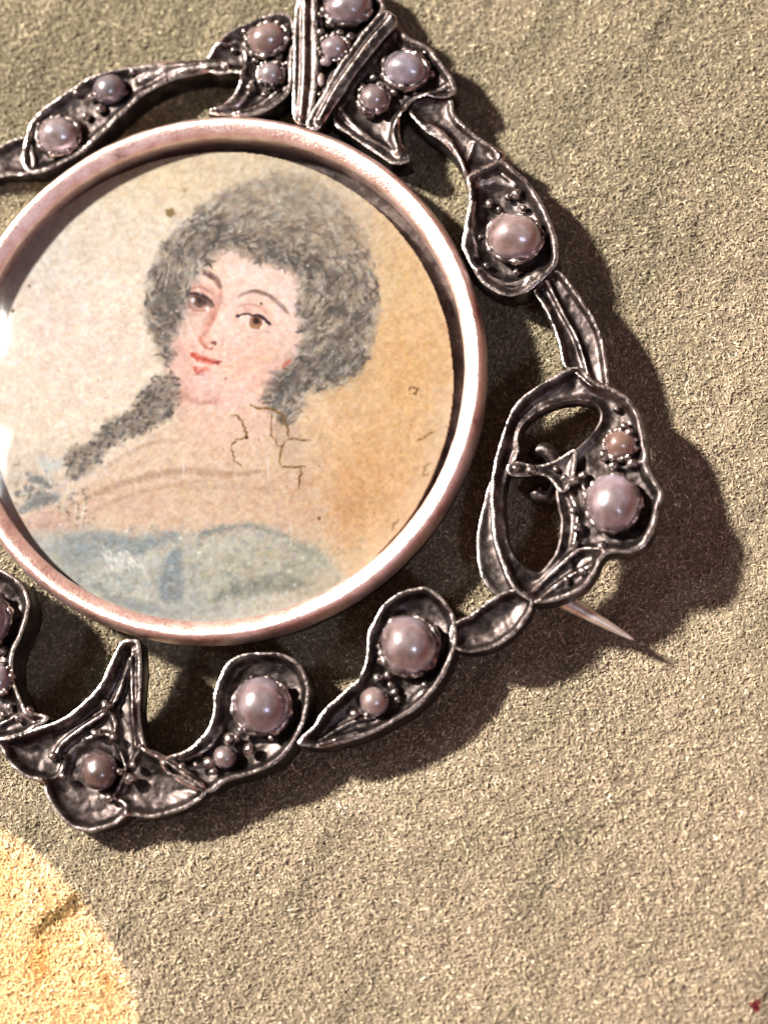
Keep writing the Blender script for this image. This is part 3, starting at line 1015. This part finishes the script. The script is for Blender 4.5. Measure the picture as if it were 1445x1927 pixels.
def build_portrait():
    cv = paint_miniature()
    h2, w2 = cv.h // 2, cv.w // 2
    C = cv.C[:h2 * 2, :w2 * 2].reshape(h2, 2, w2, 2, 3).mean(axis=(1, 3))
    x = cv.X[:h2 * 2:2, :w2 * 2:2] + 0.5
    y = cv.Y[:h2 * 2:2, :w2 * 2:2] + 0.5
    P = L(x.ravel(), y.ravel(), -0.64)
    # the ivory disc sits a little to the left in its frame
    r = np.hypot(P[:, 0] + 0.46, P[:, 1] + 0.30)
    R = 9.86 * RS + 0.03 * fbm(P[:, 0], P[:, 1], 1.0, 5, 2)
    keep = (r < R).reshape(h2, w2)
    i = np.arange(h2 * w2).reshape(h2, w2)
    ok = keep[:-1, :-1] & keep[:-1, 1:] & keep[1:, 1:] & keep[1:, :-1]
    q = np.stack([i[1:, :-1][ok], i[1:, 1:][ok], i[:-1, 1:][ok], i[:-1, :-1][ok]], axis=1)
    used = np.zeros(h2 * w2, bool)
    used[q.ravel()] = True
    idx = np.cumsum(used) - 1
    P = P[used]
    rr = np.hypot(P[:, 0], P[:, 1])
    P[:, 2] += 0.10 * (1 - (rr / 10) ** 2)
    C = 255.0 * np.clip(C / 255.0, 0, 1) ** 1.13
    C = C * 0.90 + C.mean(axis=2, keepdims=True) * 0.10
    cols_ = s2l(C.reshape(-1, 3)[used]) * np.array([0.39, 0.435, 0.505])
    nP = len(P)
    # give the sheet thickness: a rim skirt going down
    o = mesh_obj('portrait_miniature', P, idx[q], PAINT, brooch, True, None, cols_)
    o['label'] = 'painted portrait of a woman with grey curled hair and pale blue dress'
    so = o.modifiers.new('thickness', 'SOLIDIFY')
    so.thickness = 0.35 * S
    so.offset = -1.0
    return o


build_portrait()

# cover glass: shallow dome
dome = []
Rg, sag = 9.86 * RS, 1.10
for k in range(41):
    r = Rg * (1 - k / 40.0) + 0.005
    dome.append((r, -0.12 + sag * (1 - (r / Rg) ** 2)))
lathe('cover_glass', dome, GLASS, brooch, 160)


# ---- cast ornaments
def lift(px, py):
    """the loose trefoil end is bent up a little"""
    return 0.35 * smooth(980, 1200, px) * smooth(600, 900, py)


class Ornament:
    pass


def casting(name, outline, depth=20.0, rim=9.0, slope=16.0, wall=95.0, ridges=(), pits=(), holes=(), seed=1, z0=0.0, rough=2.2, flare=0.0, spacing=3.6, round_=0.0, label=None, rimdrop=1.6, rimw=1.0):
    """a cast dish: raised worn rim, sunken uneven floor, deep side walls. Lengths in photo pixels (46 to the mm)."""
    loops = [catmull(outline, 3.4)] + [catmull(h, 3.4) for h in holes]
    rng = np.random.default_rng(seed)
    # slightly uneven edges
    loops = [l + 0.9 * np.stack([fbm(l[:, 0], l[:, 1], 16, seed + 3, 2), fbm(l[:, 0] + 99, l[:, 1], 16, seed + 4, 2)], axis=1) for l in loops]

    def dist(x, y):
        d = sdf(x, y, loops[0])
        for h in loops[1:]:
            d = np.minimum(d, -sdf(x, y, h))
        return d
    allp = np.concatenate(loops)
    x0, y0 = loops[0].min(axis=0)
    x1, y1 = loops[0].max(axis=0)
    gx, gy = np.meshgrid(np.arange(x0, x1, spacing), np.arange(y0, y1, spacing * 0.87))
    gx = gx + (np.arange(gx.shape[0]) % 2)[:, None] * spacing / 2
    gx = gx + rng.uniform(-0.4, 0.4, gx.shape)
    gy = gy + rng.uniform(-0.4, 0.4, gy.shape)
    gx, gy = gx.ravel(), gy.ravel()
    dg = dist(gx, gy)
    ok = dg > 2.6
    gx, gy = gx[ok], gy[ok]
    pts = [Vector((float(a), float(b))) for a, b in allp] + [Vector((float(a), float(b))) for a, b in zip(gx, gy)]
    edges = []
    base = 0
    for l in loops:
        n = len(l)
        edges += [(base + i, base + (i + 1) % n) for i in range(n)]
        base += n
    vv, ee, ff, ov, oe, of = delaunay_2d_cdt(pts, edges, [], 0, 1e-4)
    V = np.array([(v.x, v.y) for v in vv])
    F = np.array([f for f in ff if len(f) == 3], int)
    cen = V[F].mean(axis=1)
    F = F[dist(cen[:, 0], cen[:, 1]) > 0]
    # orient: image y is down, so flip to face up
    a, b, c = V[F[:, 0]], V[F[:, 1]], V[F[:, 2]]
    cr = (b[:, 0] - a[:, 0]) * (c[:, 1] - a[:, 1]) - (b[:, 1] - a[:, 1]) * (c[:, 0] - a[:, 0])
    F[cr > 0] = F[cr > 0][:, ::-1]
    x, y = V[:, 0], V[:, 1]
    d = np.maximum(sdf(x, y, loops[0]), 0)
    # profile
    rw = 0.85 * rim * (1 + 0.55 * fbm(x, y, 42, seed + 9, 2))
    crest = -rimdrop * np.clip(np.abs((d - rw / 2) / (rw / 2)), 0, 1) ** 4 * (d < rw)
    fall = 0.75 * smooth(0, 1, (d - rw * 0.7) / slope) + 0.35 * smooth(0, 1, (d - rw) / (slope * 2.6))
    z = crest - depth * fall
    for h in loops[1:]:
        dh = seg_dist(x, y, h, True)
        z = z + (depth * 0.45) * np.exp(-(dh / 9.0) ** 2) * smooth(0.02, 0.6, -z / depth)
    z = z + round_ * smooth(0, 60, d)
    wear = rimw * smooth(rw * 1.0, rw * 0.35, d)
    for rd in ridges:
        q = catmull(rd[0], 5, False)
        h, w = rd[1], rd[2]
        dd = seg_dist(x, y, q)
        k = np.exp(-(dd / w) ** 2)
        z = np.maximum(z, z * (1 - k) + (h) * k) if len(rd) > 3 and rd[3] == 'abs' else z + h * k
        wear = np.maximum(wear, (0.95 if h > 0 else 0.0) * np.exp(-(dd / (w * 0.6)) ** 2))
    for (qx, qy, r, h) in pits:
        dd = np.hypot(x - qx, y - qy)
        z = z + h * smooth(r * 1.15, r * 0.8, dd)
    z = z + (0.6 * rough * fbm(x, y, 20, seed, 3) + 0.4 * rough * (0.5 - np.abs(fbm(x, y, 24, seed + 40, 3)) * 2)) * smooth(3, 16, d) + 0.7 * fbm(x, y, 22, seed + 1, 2)
    wear = np.clip(wear + 0.25 * fbm(x, y, 18, seed + 2, 2), 0, 1)
    w0 = lift(x, y) + z0
    P = L(x, y, w0)
    P[:, 2] = w0 + z / PXMM
    n0 = len(P)
    verts = [P]
    faces = [F]
    att = [wear]
    off = n0
    nl = 0
    # walls: a run of rings below each loop
    for li, l in enumerate(loops):
        n = len(l)
        ids = np.arange(nl, nl + n)
        nl += n
        lx, ly = V[ids, 0], V[ids, 1]
        t = np.roll(l, -1, axis=0) - np.roll(l, 1, axis=0)
        t /= np.linalg.norm(t, axis=1)[:, None] + 1e-9
        nrm = np.stack([t[:, 1], -t[:, 0]], axis=1)
        area = 0.5 * np.sum(l[:, 0] * np.roll(l[:, 1], -1) - np.roll(l[:, 0], -1) * l[:, 1])
        if area < 0:
            nrm = -nrm
        if li > 0:
            nrm = -nrm
        rings = []
        for k, (dz, out) in enumerate(((0, 0), (-2.5, 0.9), (-wall * 0.35, 1.0 + flare * 0.4), (-wall * 0.7, 0.4 + flare * 0.8), (-wall, -1.5 + flare))):
            xx = lx + nrm[:, 0] * out
            yy = ly + nrm[:, 1] * out
            Q = L(xx, yy, w0[ids])
            Q[:, 2] = P[ids, 2] + dz / PXMM if k < 2 else w0[ids] + dz / PXMM
            verts.append(Q)
            att.append((np.array([0.75, 0.25, 0.05, 0.0, 0.0][k])) * np.ones(n) * rimw)
            rings.append(np.arange(off, off + n))
            off += n
        for k in range(len(rings) - 1):
            a, b = rings[k], rings[k + 1]
            a2, b2 = np.roll(a, -1), np.roll(b, -1)
            f1 = np.stack([a, b, b2], axis=1)
            f2 = np.stack([a, b2, a2], axis=1)
            ff_ = np.concatenate([f1, f2])
            if (area < 0) != (li > 0):
                ff_ = ff_[:, ::-1]
            faces.append(ff_)
    # underside
    Q = L(x, y, w0)
    Q[:, 2] = w0 - (wall - 2) / PXMM
    verts.append(Q)
    att.append(np.zeros(n0))
    faces.append(F[:, ::-1] + off)
    o = mesh_obj(name, np.concatenate(verts), np.concatenate(faces), TARNISH, brooch, True, {'wear': np.concatenate(att)})
    if label:
        o['label'] = label
    r = Ornament()
    r.o = o
    r.z0 = z0
    r.depth = depth
    r.loops = loops
    return r


def sphere_data(nu, nv, seed, amp):
    th = np.linspace(0, math.pi, nv)
    ph = np.linspace(0, 2 * math.pi, nu, endpoint=False)
    V = []
    for i, t in enumerate(th):
        if i in (0, nv - 1):
            V.append((0, 0, math.cos(t)))
            continue
        for p in ph:
            V.append((math.sin(t) * math.cos(p), math.sin(t) * math.sin(p), math.cos(t)))
    V = np.array(V)
    r = 1 + amp * fbm(V[:, 0] * 1.0 + 0.7 * V[:, 2] + 5, V[:, 1] - 0.6 * V[:, 2] + 3, 0.9, seed, 2)
    V = V * r[:, None]
    F = []
    def vid(i, j):
        return 0 if i == 0 else (1 + (nv - 2) * nu if i == nv - 1 else 1 + (i - 1) * nu + j % nu)
    for i in range(nv - 1):
        for j in range(nu):
            if i == 0:
                F.append((0, vid(1, j), vid(1, j + 1)))
            elif i == nv - 2:
                F.append((vid(i, j), vid(nv - 1, 0), vid(i, j + 1)))
            else:
                F.append((vid(i, j), vid(i + 1, j), vid(i + 1, j + 1), vid(i, j + 1)))
    return V, F


def base_mesh(name, V, F, mat, wear=None):
    me = bpy.data.meshes.new(name)
    me.from_pydata(V.tolist(), [], F)
    me.polygons.foreach_set('use_smooth', np.ones(len(me.polygons), bool))
    if wear is not None:
        a = me.attributes.new('wear', 'FLOAT', 'POINT')
        a.data.foreach_set('value', np.full(len(V), wear, np.float32))
    me.materials.append(mat)
    return me


PEARL_SH = [sphere_data(40, 22, 100 + k, 0.075) for k in range(5)]
BEAD_SH = [sphere_data(14, 9, 200 + k, 0.22) for k in range(6)]
_cnt = [0]
rngB = np.random.default_rng(77)


def place(name, shape, mat, wear, parent, px, py, w, sx, sy=None, sz=None, rot=0.0):
    P = L([px], [py], [w])[0]
    sy = sy or sx
    sz = sz or min(sx, sy)
    V, F = shape
    me = base_mesh(name, V * np.array([sx, sy, sz]) / PXMM * S, F, mat, wear)
    o = bpy.data.objects.new(name, me)
    col.objects.link(o)
    o.parent = parent
    o.location = P * S
    o.rotation_euler = (0, 0, rot)
    return o


def pearl(orn, px, py, rx, ry=None, up=6.0, tone=1.0, tint=(1, 1, 1), collar=True, rot=0.0):
    w = orn.z0 + float(lift(np.array(px), np.array(py))) + (up - 0.26 * rx) / PXMM
    rx, ry = rx * 0.96, (ry or rx) * 0.96
    _cnt[0] += 1
    o = place('pearl', PEARL_SH[_cnt[0] % 5], PEARL, None, orn.o, px, py, w, rx, ry, None, rot)
    v = rngB.uniform(0.78, 1.18)
    h = rngB.normal(0, 0.06)
    o['tone'] = [tone * v * math.sqrt(tint[0]) * (1 + h), 1.07 * tone * v * math.sqrt(tint[1]), 1.09 * tone * v * math.sqrt(tint[2]) * (1 - h)]
    if collar:
        ring = 1.02
        n, m = 56, 7
        seed = _cnt[0] * 13
        V, F = [], []
        c = L([px], [py], [w])[0]
        for i in range(n):
            a = 2 * math.pi * i / n
            ca, sa = math.cos(a), math.sin(a)
            lump = float(fbm(np.array(ca * 3.0), np.array(sa * 3.0), 0.8, seed, 3))
            th = 6.0 * (1 + 0.9 * lump)
            rr = 1.0 + 0.05 * lump
            for j in range(m):
                b = 2 * math.pi * j / m
                rad = th * math.cos(b)
                hh = th * math.sin(b) * 1.3 + 0.06 * rx + 5.5 * lump
                ex = (rx * rr * 0.985 + rad) * ca
                ey = ((ry or rx) * rr * 0.985 + rad) * sa
                cr_, sr_ = math.cos(rot), math.sin(rot)
                V.append((c[0] + (ex * cr_ - ey * sr_) / PXMM, c[1] + (ex * sr_ + ey * cr_) / PXMM, c[2] + hh / PXMM))
        for i in range(n):
            for j in range(m):
                F.append((i * m + j, ((i + 1) % n) * m + j, ((i + 1) % n) * m + (j + 1) % m, i * m + (j + 1) % m))
        mesh_obj('collar', np.array(V), F, TARNISH, orn.o, True, {'wear': np.full(len(V), 0.7)})
    return o


def bead(orn, px, py, r, up=None, stretch=1.0, rot=None):
    w = orn.z0 + float(lift(np.array(px), np.array(py))) + ((-orn.depth * 0.55 if up is None else up)) / PXMM
    _cnt[0] += 1
    return place('grain_bead', BEAD_SH[_cnt[0] % 6], TARNISH, 0.75, orn.o, px, py, w, r * stretch, r, r, rngB.uniform(0, 6) if rot is None else rot)


# link off the left edge, then the two-pearl leaf
o = casting('link_band', [(-70, 272), (-30, 274), (0, 273), (25, 262), (52, 258), (66, 300), (56, 326), (20, 330), (0, 334), (-40, 345), (-70, 350)], 10, 7, 12, 64, seed=2, z0=-0.12)
leaf1 = casting('pearl_leaf', [(48, 319), (42, 295), (47, 263), (57, 232), (80, 205), (114, 180), (166, 146), (215, 130), (260, 122), (311, 115), (384, 112), (425, 114), (428, 136), (384, 138), (332, 149), (291, 166),
                               (263, 184), (235, 211), (208, 236), (176, 267), (150, 289), (104, 314), (69, 326)], 16, 8, 14, 96, seed=3,
                ridges=(([(430, 124), (360, 126), (300, 136), (262, 150)], 12, 9),), label='long leaf with two pearls')
pearl(leaf1, 112, 257, 45, 41, 8)
pearl(leaf1, 206, 169, 35, 31, 2, 0.85, collar=False, rot=0.5)
for b in ((251, 137, 9), (145, 176, 9), (176, 183, 11), (163, 219, 9), (152, 280, 9), (190, 205, 12), (235, 175, 8), (275, 140, 6)):
    bead(leaf1, *b)

wingL = casting('bow_wing', [(380, 118), (393, 104), (407, 80), (434, 56), (464, 42), (502, 27), (529, 22), (552, 34), (557, 72), (553, 114), (549, 160), (540, 179), (514, 202), (476, 217), (437, 218), (392, 212), (426, 191),
                             (445, 168), (452, 143), (438, 136), (405, 139)], 15, 8, 14, 92, seed=5, z0=0.10, ridges=(([(400, 208), (440, 200), (466, 175), (474, 150)], 9, 6), ([(450, 212), (495, 190), (530, 160)], 8, 6),
                             ([(420, 84), (452, 78), (462, 110), (455, 140)], 8, 7)), label='bow wing with two pearls beside the fan')
pearl(wingL, 503, 76, 44, 36, 8, 1.0, (1.05, 0.93, 0.88), rot=0.35)
pearl(wingL, 510, 141, 27, 26, 4, 0.9)
for b in ((481, 114, 8), (525, 107, 9), (460, 59, 8), (472, 166, 10), (540, 120, 6), (498, 178, 7), (440, 95, 7)):
    bead(wingL, *b)

fan = casting('bow_fan', [(578, -40), (596, 20), (598, 80), (598, 130), (592, 205), (604, 188), (640, 120), (676, 74), (722, 20), (712, -10), (690, -45), (630, -60)], 22, 7, 14, 66, seed=6, z0=0.22,
              label='fan of three graded pearls between two ribs')
pearl(fan, 654, 14, 50, 40, 10, 1.0, (0.98, 0.92, 1.0))
pearl(fan, 630, 92, 30, 27, 8, 0.95, (0.95, 0.95, 1.0))
pearl(fan, 613, 116, 12, 10, 10, 1.5, collar=False)
pearl(fan, 604, 150, 9, 15, 2, 1.6, collar=False)
for b in ((603, 28, 7), (603, 61, 9), (622, 44, 11), (651, 41, 10), (659, 70, 9), (640, 62, 8), (602, 178, 6)):
    bead(fan, *b, up=0)
ribL = casting('bow_rib', [(574, -40), (556, 22), (553, 120), (551, 180), (552, 222), (570, 236), (586, 222), (598, 130), (596, 40), (594, -40)], 6, 6, 10, 68, seed=7, z0=0.42,
               ridges=(([(575, -30), (573, 60), (573, 120), (570, 180), (566, 228)], 11, 7),), rough=1.0)
ribR = casting('bow_rib', [(716, 22), (674, 72), (639, 120), (609, 172), (577, 228), (582, 240), (598, 243), (617, 218), (640, 184), (675, 131), (714, 82), (746, 44), (736, 24)], 6, 6, 10, 68, seed=8, z0=0.46,
               ridges=(([(736, 34), (700, 74), (664, 122), (630, 172), (600, 226)], 11, 7),), rough=1.0)

wingR = casting('bow_wing', [(742, 50), (773, 71), (807, 88), (833, 122), (852, 148), (857, 172), (837, 184), (788, 184), (763, 206), (752, 230), (755, 266), (770, 297), (765, 306), (738, 308), (693, 279), (655, 252), (630, 236),
                             (628, 212), (640, 190), (677, 135), (714, 85)], 16, 8, 14, 70, seed=9, z0=0.10,
                ridges=(([(640, 205), (672, 240), (710, 268), (752, 292)], 10, 7), ([(756, 215), (738, 250), (748, 285)], 10, 6), ([(800, 182), (836, 160)], 8, 7)), label='bow wing with two pearls and a curled tail')
pearl(wingR, 763, 133, 47, 38, 10, 1.05, (0.95, 0.92, 1.05), rot=-0.3)
pearl(wingR, 704, 187, 31, 30, 6, 0.95)
for b in ((702, 147, 8), (742, 175, 9), (696, 217, 10), (811, 141, 9), (780, 176, 7), (728, 205, 7), (680, 160, 6), (800, 100, 6)):
    bead(wingR, *b)

band1 = casting('link_band', [(768, 205), (792, 182), (846, 184), (856, 214), (893, 252), (940, 282), (949, 297), (932, 309), (900, 322), (879, 342), (866, 312), (848, 284), (826, 262), (800, 246)], 10, 7, 10, 92, seed=10, z0=-0.05,
                ridges=(([(808, 234), (838, 254), (860, 286), (876, 325)], 9, 6), ([(890, 270), (880, 300)], 5, 5), ([(930, 288), (938, 296)], 8, 7)))
leafR = casting('pearl_leaf', [(880, 330), (900, 318), (918, 310), (944, 301), (969, 320), (991, 339), (1014, 371), (1033, 409), (1046, 444), (1050, 473), (1046, 498), (1023, 524), (995, 546), (963, 557), (931, 549), (902, 527),
                               (886, 500), (874, 476), (869, 458), (875, 419), (883, 371), (878, 345)], 24, 10, 15, 72, seed=11, z0=0.02,
                ridges=(([(895, 345), (930, 335), (965, 345)], 10, 14), ([(905, 505), (935, 525), (970, 530), (1010, 508)], 13, 9), ([(893, 380), (890, 430), (896, 480)], 7, 6)), label='broad leaf with one large pearl')
pearl(leafR, 968, 449, 57, 50, 8, 1.0, (1.0, 0.9, 0.86), rot=-0.2)
for b in ((921, 384, 10), (972, 366, 12), (940, 395, 7), (955, 372, 7), (985, 392, 7), (905, 446, 6), (915, 500, 7), (972, 512, 7)):
    bead(leafR, *b)

band2 = casting('link_band', [(1040, 508), (1060, 516), (1090, 556), (1119, 603), (1136, 651), (1144, 702), (1142, 730), (1112, 726), (1080, 700), (1061, 688), (1052, 651), (1037, 605), (1020, 572), (1004, 546), (1018, 525)], 13, 7, 9, 70,
                seed=12, z0=-0.10, ridges=(([(1030, 530), (1058, 585), (1087, 640), (1107, 706)], 12, 5),))

tre = casting('trefoil', [(1090, 690), (1060, 697), (1037, 710), (1003, 731), (975, 753), (956, 787), (943, 824), (931, 868), (924, 921), (926, 977), (932, 1024), (945, 1064), (963, 1104), (985, 1124), (1009, 1134), (1043, 1131), (1074, 1120),
                          (1102, 1102), (1121, 1077), (1130, 1054), (1146, 1041), (1180, 1040), (1211, 1027), (1230, 996), (1239, 957), (1247, 930), (1236, 908), (1221, 880), (1217, 852), (1211, 812), (1202, 781), (1186, 753), (1165, 736),
                          (1144, 727), (1116, 716)], 20, 9, 15, 42, seed=13, flare=7.0,
              holes=([(975, 846), (973, 824), (981, 799), (1006, 775), (1043, 757), (1087, 750), (1120, 757), (1133, 776), (1122, 806), (1090, 840), (1066, 862), (1054, 884), (1050, 905), (1050, 938), (1058, 977), (1053, 1024),
                      (1037, 1056), (1012, 1078), (984, 1065), (960, 1036), (949, 993), (945, 930), (953, 890), (966, 866)],),
              ridges=(([(1066, 885), (1090, 900), (1100, 920)], 9, 8), ([(1060, 905), (1085, 960), (1080, 1020)], 8, 7), ([(1000, 1112), (1040, 1075), (1085, 1035), (1130, 1030)], 12, 7),
                      ([(1018, 1122), (1060, 1088), (1110, 1060)], 8, 5), ([(1200, 868), (1180, 876), (1150, 872)], 8, 6)), pits=((1098, 1054, 22, -9),), label='trefoil end with a large pearl and two open loops')
pearl(tre, 1152, 948, 53, 56, 8, 0.95, (0.95, 0.88, 1.0))
pearl(tre, 1166, 838, 31, 29, 2, 0.75, (1.0, 0.9, 0.95))
for b in ((1174, 803, 10), (1137, 856, 13), (1154, 878, 11), (1189, 872, 13), (1132, 1027, 10), (1087, 993, 11), (1080, 905, 11), (1096, 895, 9), (1062, 900, 8), (1100, 930, 8), (1078, 960, 9), (1095, 1075, 9), (1160, 770, 7), (1060, 870, 6), (1082, 1024, 8), (1066, 1092, 8)):
    bead(tre, *b)

tail = casting('leaf_tail', [(1082, 846), (1044, 866), (1008, 875), (972, 868), (954, 878), (960, 894), (985, 896), (1014, 893), (1036, 903), (1054, 926), (1070, 918), (1082, 885)], 7, 6, 10, 24, seed=24, z0=-0.02, rough=1.5)
gal = casting('side_gallery', [(926, 900), (908, 955), (898, 1008), (899, 1055), (909, 1092), (934, 1120), (962, 1132), (972, 1112), (950, 1068), (938, 1024), (931, 977)], 3, 5, 12, 40, seed=23, z0=-0.45, rough=1.4)
for b in ((1000, 884, 11), (972, 882, 9), (1046, 884, 7)):
    bead(tail, *b)
band3 = casting('link_band', [(850, 1176), (886, 1156), (921, 1130), (948, 1114), (975, 1110), (1001, 1124), (998, 1150), (972, 1188), (938, 1213), (907, 1224), (872, 1226), (850, 1212)], 16, 7, 12, 66, seed=14, z0=-0.02)
leafE = casting('pearl_leaf', [(562, 1402), (570, 1384), (590, 1366), (602, 1346), (623, 1323), (658, 1292), (678, 1271), (689, 1237), (692, 1195), (703, 1168), (720, 1140), (744, 1119), (775, 1107), (803, 1105), (831, 1123), (848, 1147), (858, 1178), (857, 1214),
                               (846, 1247), (826, 1285), (803, 1313), (775, 1338), (734, 1362), (692, 1383), (644, 1397), (609, 1406)], 26, 8, 14, 96, seed=15,
                ridges=(([(600, 1392), (650, 1360), (700, 1345)], 8, 5), ([(606, 1398), (670, 1376)], 8, 5), ([(760, 1330), (800, 1290)], 7, 6)), label='comma leaf with one large and one small pearl')
pearl(leafE, 770, 1216, 56, 59, 6, 0.95, (1.0, 0.9, 0.9))
pearl(leafE, 704, 1320, 28, 28, 0, 0.95, collar=False)
for b in ((718, 1242, 9), (711, 1275, 10), (666, 1344, 9), (730, 1271, 9), (742, 1303, 8), (736, 1290, 8), (748, 1316, 7), (690, 1345, 6), (800, 1290, 7)):
    bead(leafE, *b)

leafF = casting('pearl_leaf', [(395, 1490), (429, 1469), (480, 1454), (523, 1433), (553, 1398), (573, 1355), (581, 1312), (577, 1273), (562, 1247), (536, 1231), (502, 1227), (463, 1230), (433, 1243), (414, 1273), (403, 1307), (401, 1346), (386, 1380),
                               (352, 1410), (318, 1422), (300, 1432), (320, 1460), (355, 1480)], 24, 8, 14, 96, seed=16,
                ridges=(([(312, 1436), (350, 1428), (392, 1404), (414, 1370)], 10, 7), ([(330, 1458), (370, 1476)], 8, 6)), label='curled leaf with one large pearl and claw beads')
pearl(leafF, 493, 1329, 56, 57, 6, 1.0, (1.0, 0.9, 0.92))
pearl(leafF, 424, 1424, 23, 22, 0, 0.9, collar=False)
for b in ((433, 1391, 13), (470, 1410, 12), (455, 1376, 9), (393, 1436, 12), (343, 1444, 8), (446, 1390, 8), (402, 1452, 8), (370, 1440, 7), (510, 1388, 6)):
    bead(leafF, *b, up=-4)

palm = casting('palmette', [(229, 1208), (248, 1203), (264, 1212), (267, 1273), (263, 1337), (274, 1402), (300, 1416), (340, 1440), (388, 1482), (369, 1510), (330, 1528), (283, 1539), (241, 1535), (223, 1548), (193, 1560), (159, 1565), (129, 1552),
                            (99, 1518), (85, 1490), (80, 1472), (47, 1462), (21, 1440), (0, 1406), (-14, 1392), (26, 1384), (64, 1372), (120, 1350), (163, 1316), (189, 1286), (210, 1243)], 24, 8, 14, 64, seed=17,
               ridges=(([(248, 1222), (247, 1290), (250, 1350), (254, 1404)], 17, 5), ([(242, 1240), (222, 1300), (200, 1335), (150, 1370), (112, 1400), (101, 1423)], 15, 6), ([(202, 1330), (214, 1362), (212, 1385)], 14, 7),
                       ([(160, 1388), (190, 1380), (212, 1388), (226, 1420), (232, 1450), (212, 1496)], 13, 6), ([(80, 1468), (108, 1456), (118, 1425)], 11, 6), ([(241, 1534), (232, 1510), (205, 1500)], 13, 6),
                       ([(268, 1410), (320, 1440), (380, 1480)], 13, 6), ([(262, 1408), (240, 1440)], 10, 5)), pits=((168, 1447, 46, -6),), label='palmette with one dark pearl in a wide socket')
pearl(palm, 189, 1450, 36, 38, -2, 0.42, (1.05, 0.9, 0.85), collar=False)
for b in ((101, 1423, 9), (247, 1466, 12), (252, 1440, 8), (200, 1328, 11), (118, 1460, 8), (206, 1502, 8), (215, 1388, 8), (180, 1380, 9), (226, 1452, 7)):
    bead(palm, *b, up=-6)

leafL = casting('pearl_leaf', [(-90, 1050), (-30, 1060), (15, 1078), (43, 1101), (56, 1131), (51, 1166), (39, 1200), (26, 1230), (25, 1269), (35, 1303), (52, 1335), (92, 1350), (62, 1374), (10, 1390), (-40, 1385), (-75, 1330), (-95, 1250), (-110, 1160)],
                24, 8, 14, 96, seed=18, ridges=(([(-20, 1370), (30, 1345), (60, 1356)], 10, 7),), label='leaf cut by the photo edge with a lilac pearl')
pearl(leafL, -28, 1166, 54, 56, 8, 1.1, (0.98, 0.95, 1.12))
pearl(leafL, -2, 1278, 28, 30, 2, 0.9)
for b in ((6, 1224, 11), (56, 1338, 10), (20, 1330, 8), (36, 1352, 9), (8, 1345, 8)):
    bead(leafL, *b)


# ---- pin and catch behind
def tube(name, path, radii, mat, parent, seg=14, squash=1.0):
    p = np.array(path, float)
    n = len(p)
    V, F = [], []
    for i in range(n):
        t = p[min(i + 1, n - 1)] - p[max(i - 1, 0)]
        t /= np.linalg.norm(t)
        a = np.cross(t, np.array([0, 0, 1.0]))
        a /= np.linalg.norm(a) + 1e-9
        b = np.cross(a, t)
        for j in range(seg):
            g = 2 * math.pi * j / seg
            V.append(p[i] + radii[i] * (a * math.cos(g) + b * math.sin(g) * squash))
    for i in range(n - 1):
        for j in range(seg):
            k = (j + 1) % seg
            F.append((i * seg + j, i * seg + k, (i + 1) * seg + k, (i + 1) * seg + j))
    F.append(tuple(range(seg))[::-1])
    F.append(tuple((n - 1) * seg + j for j in range(seg)))
    return mesh_obj(name, np.array(V), F, mat, parent, True, {'wear': np.full(len(V), 0.3)})


pin_pts, pin_r = [], []
for t in np.linspace(0, 1, 26):
    px = 1048 + (1192 - 1048) * t
    py = 1123 + (1204 - 1123) * t
    w = -1.0 - 0.45 * t
    pin_pts.append(L([px], [py], [w])[0])
    pin_r.append(0.35 * (1 - t) ** 0.75 + 0.03)
tube('pin', pin_pts, pin_r, PIN, brooch, 16)['label'] = 'bare pointed end of the fastening pin'
cat = []
for a in np.linspace(-2.4, 2.2, 22):
    c = L([1022], [893], [-1.55])[0]
    cat.append(c + np.array([0.55 * math.cos(a), 0.95 * math.sin(a), 0.2 * math.sin(a * 1.5)]))
tube('catch', cat, [0.36] * len(cat), TARNISH, brooch, 12, 1.6)
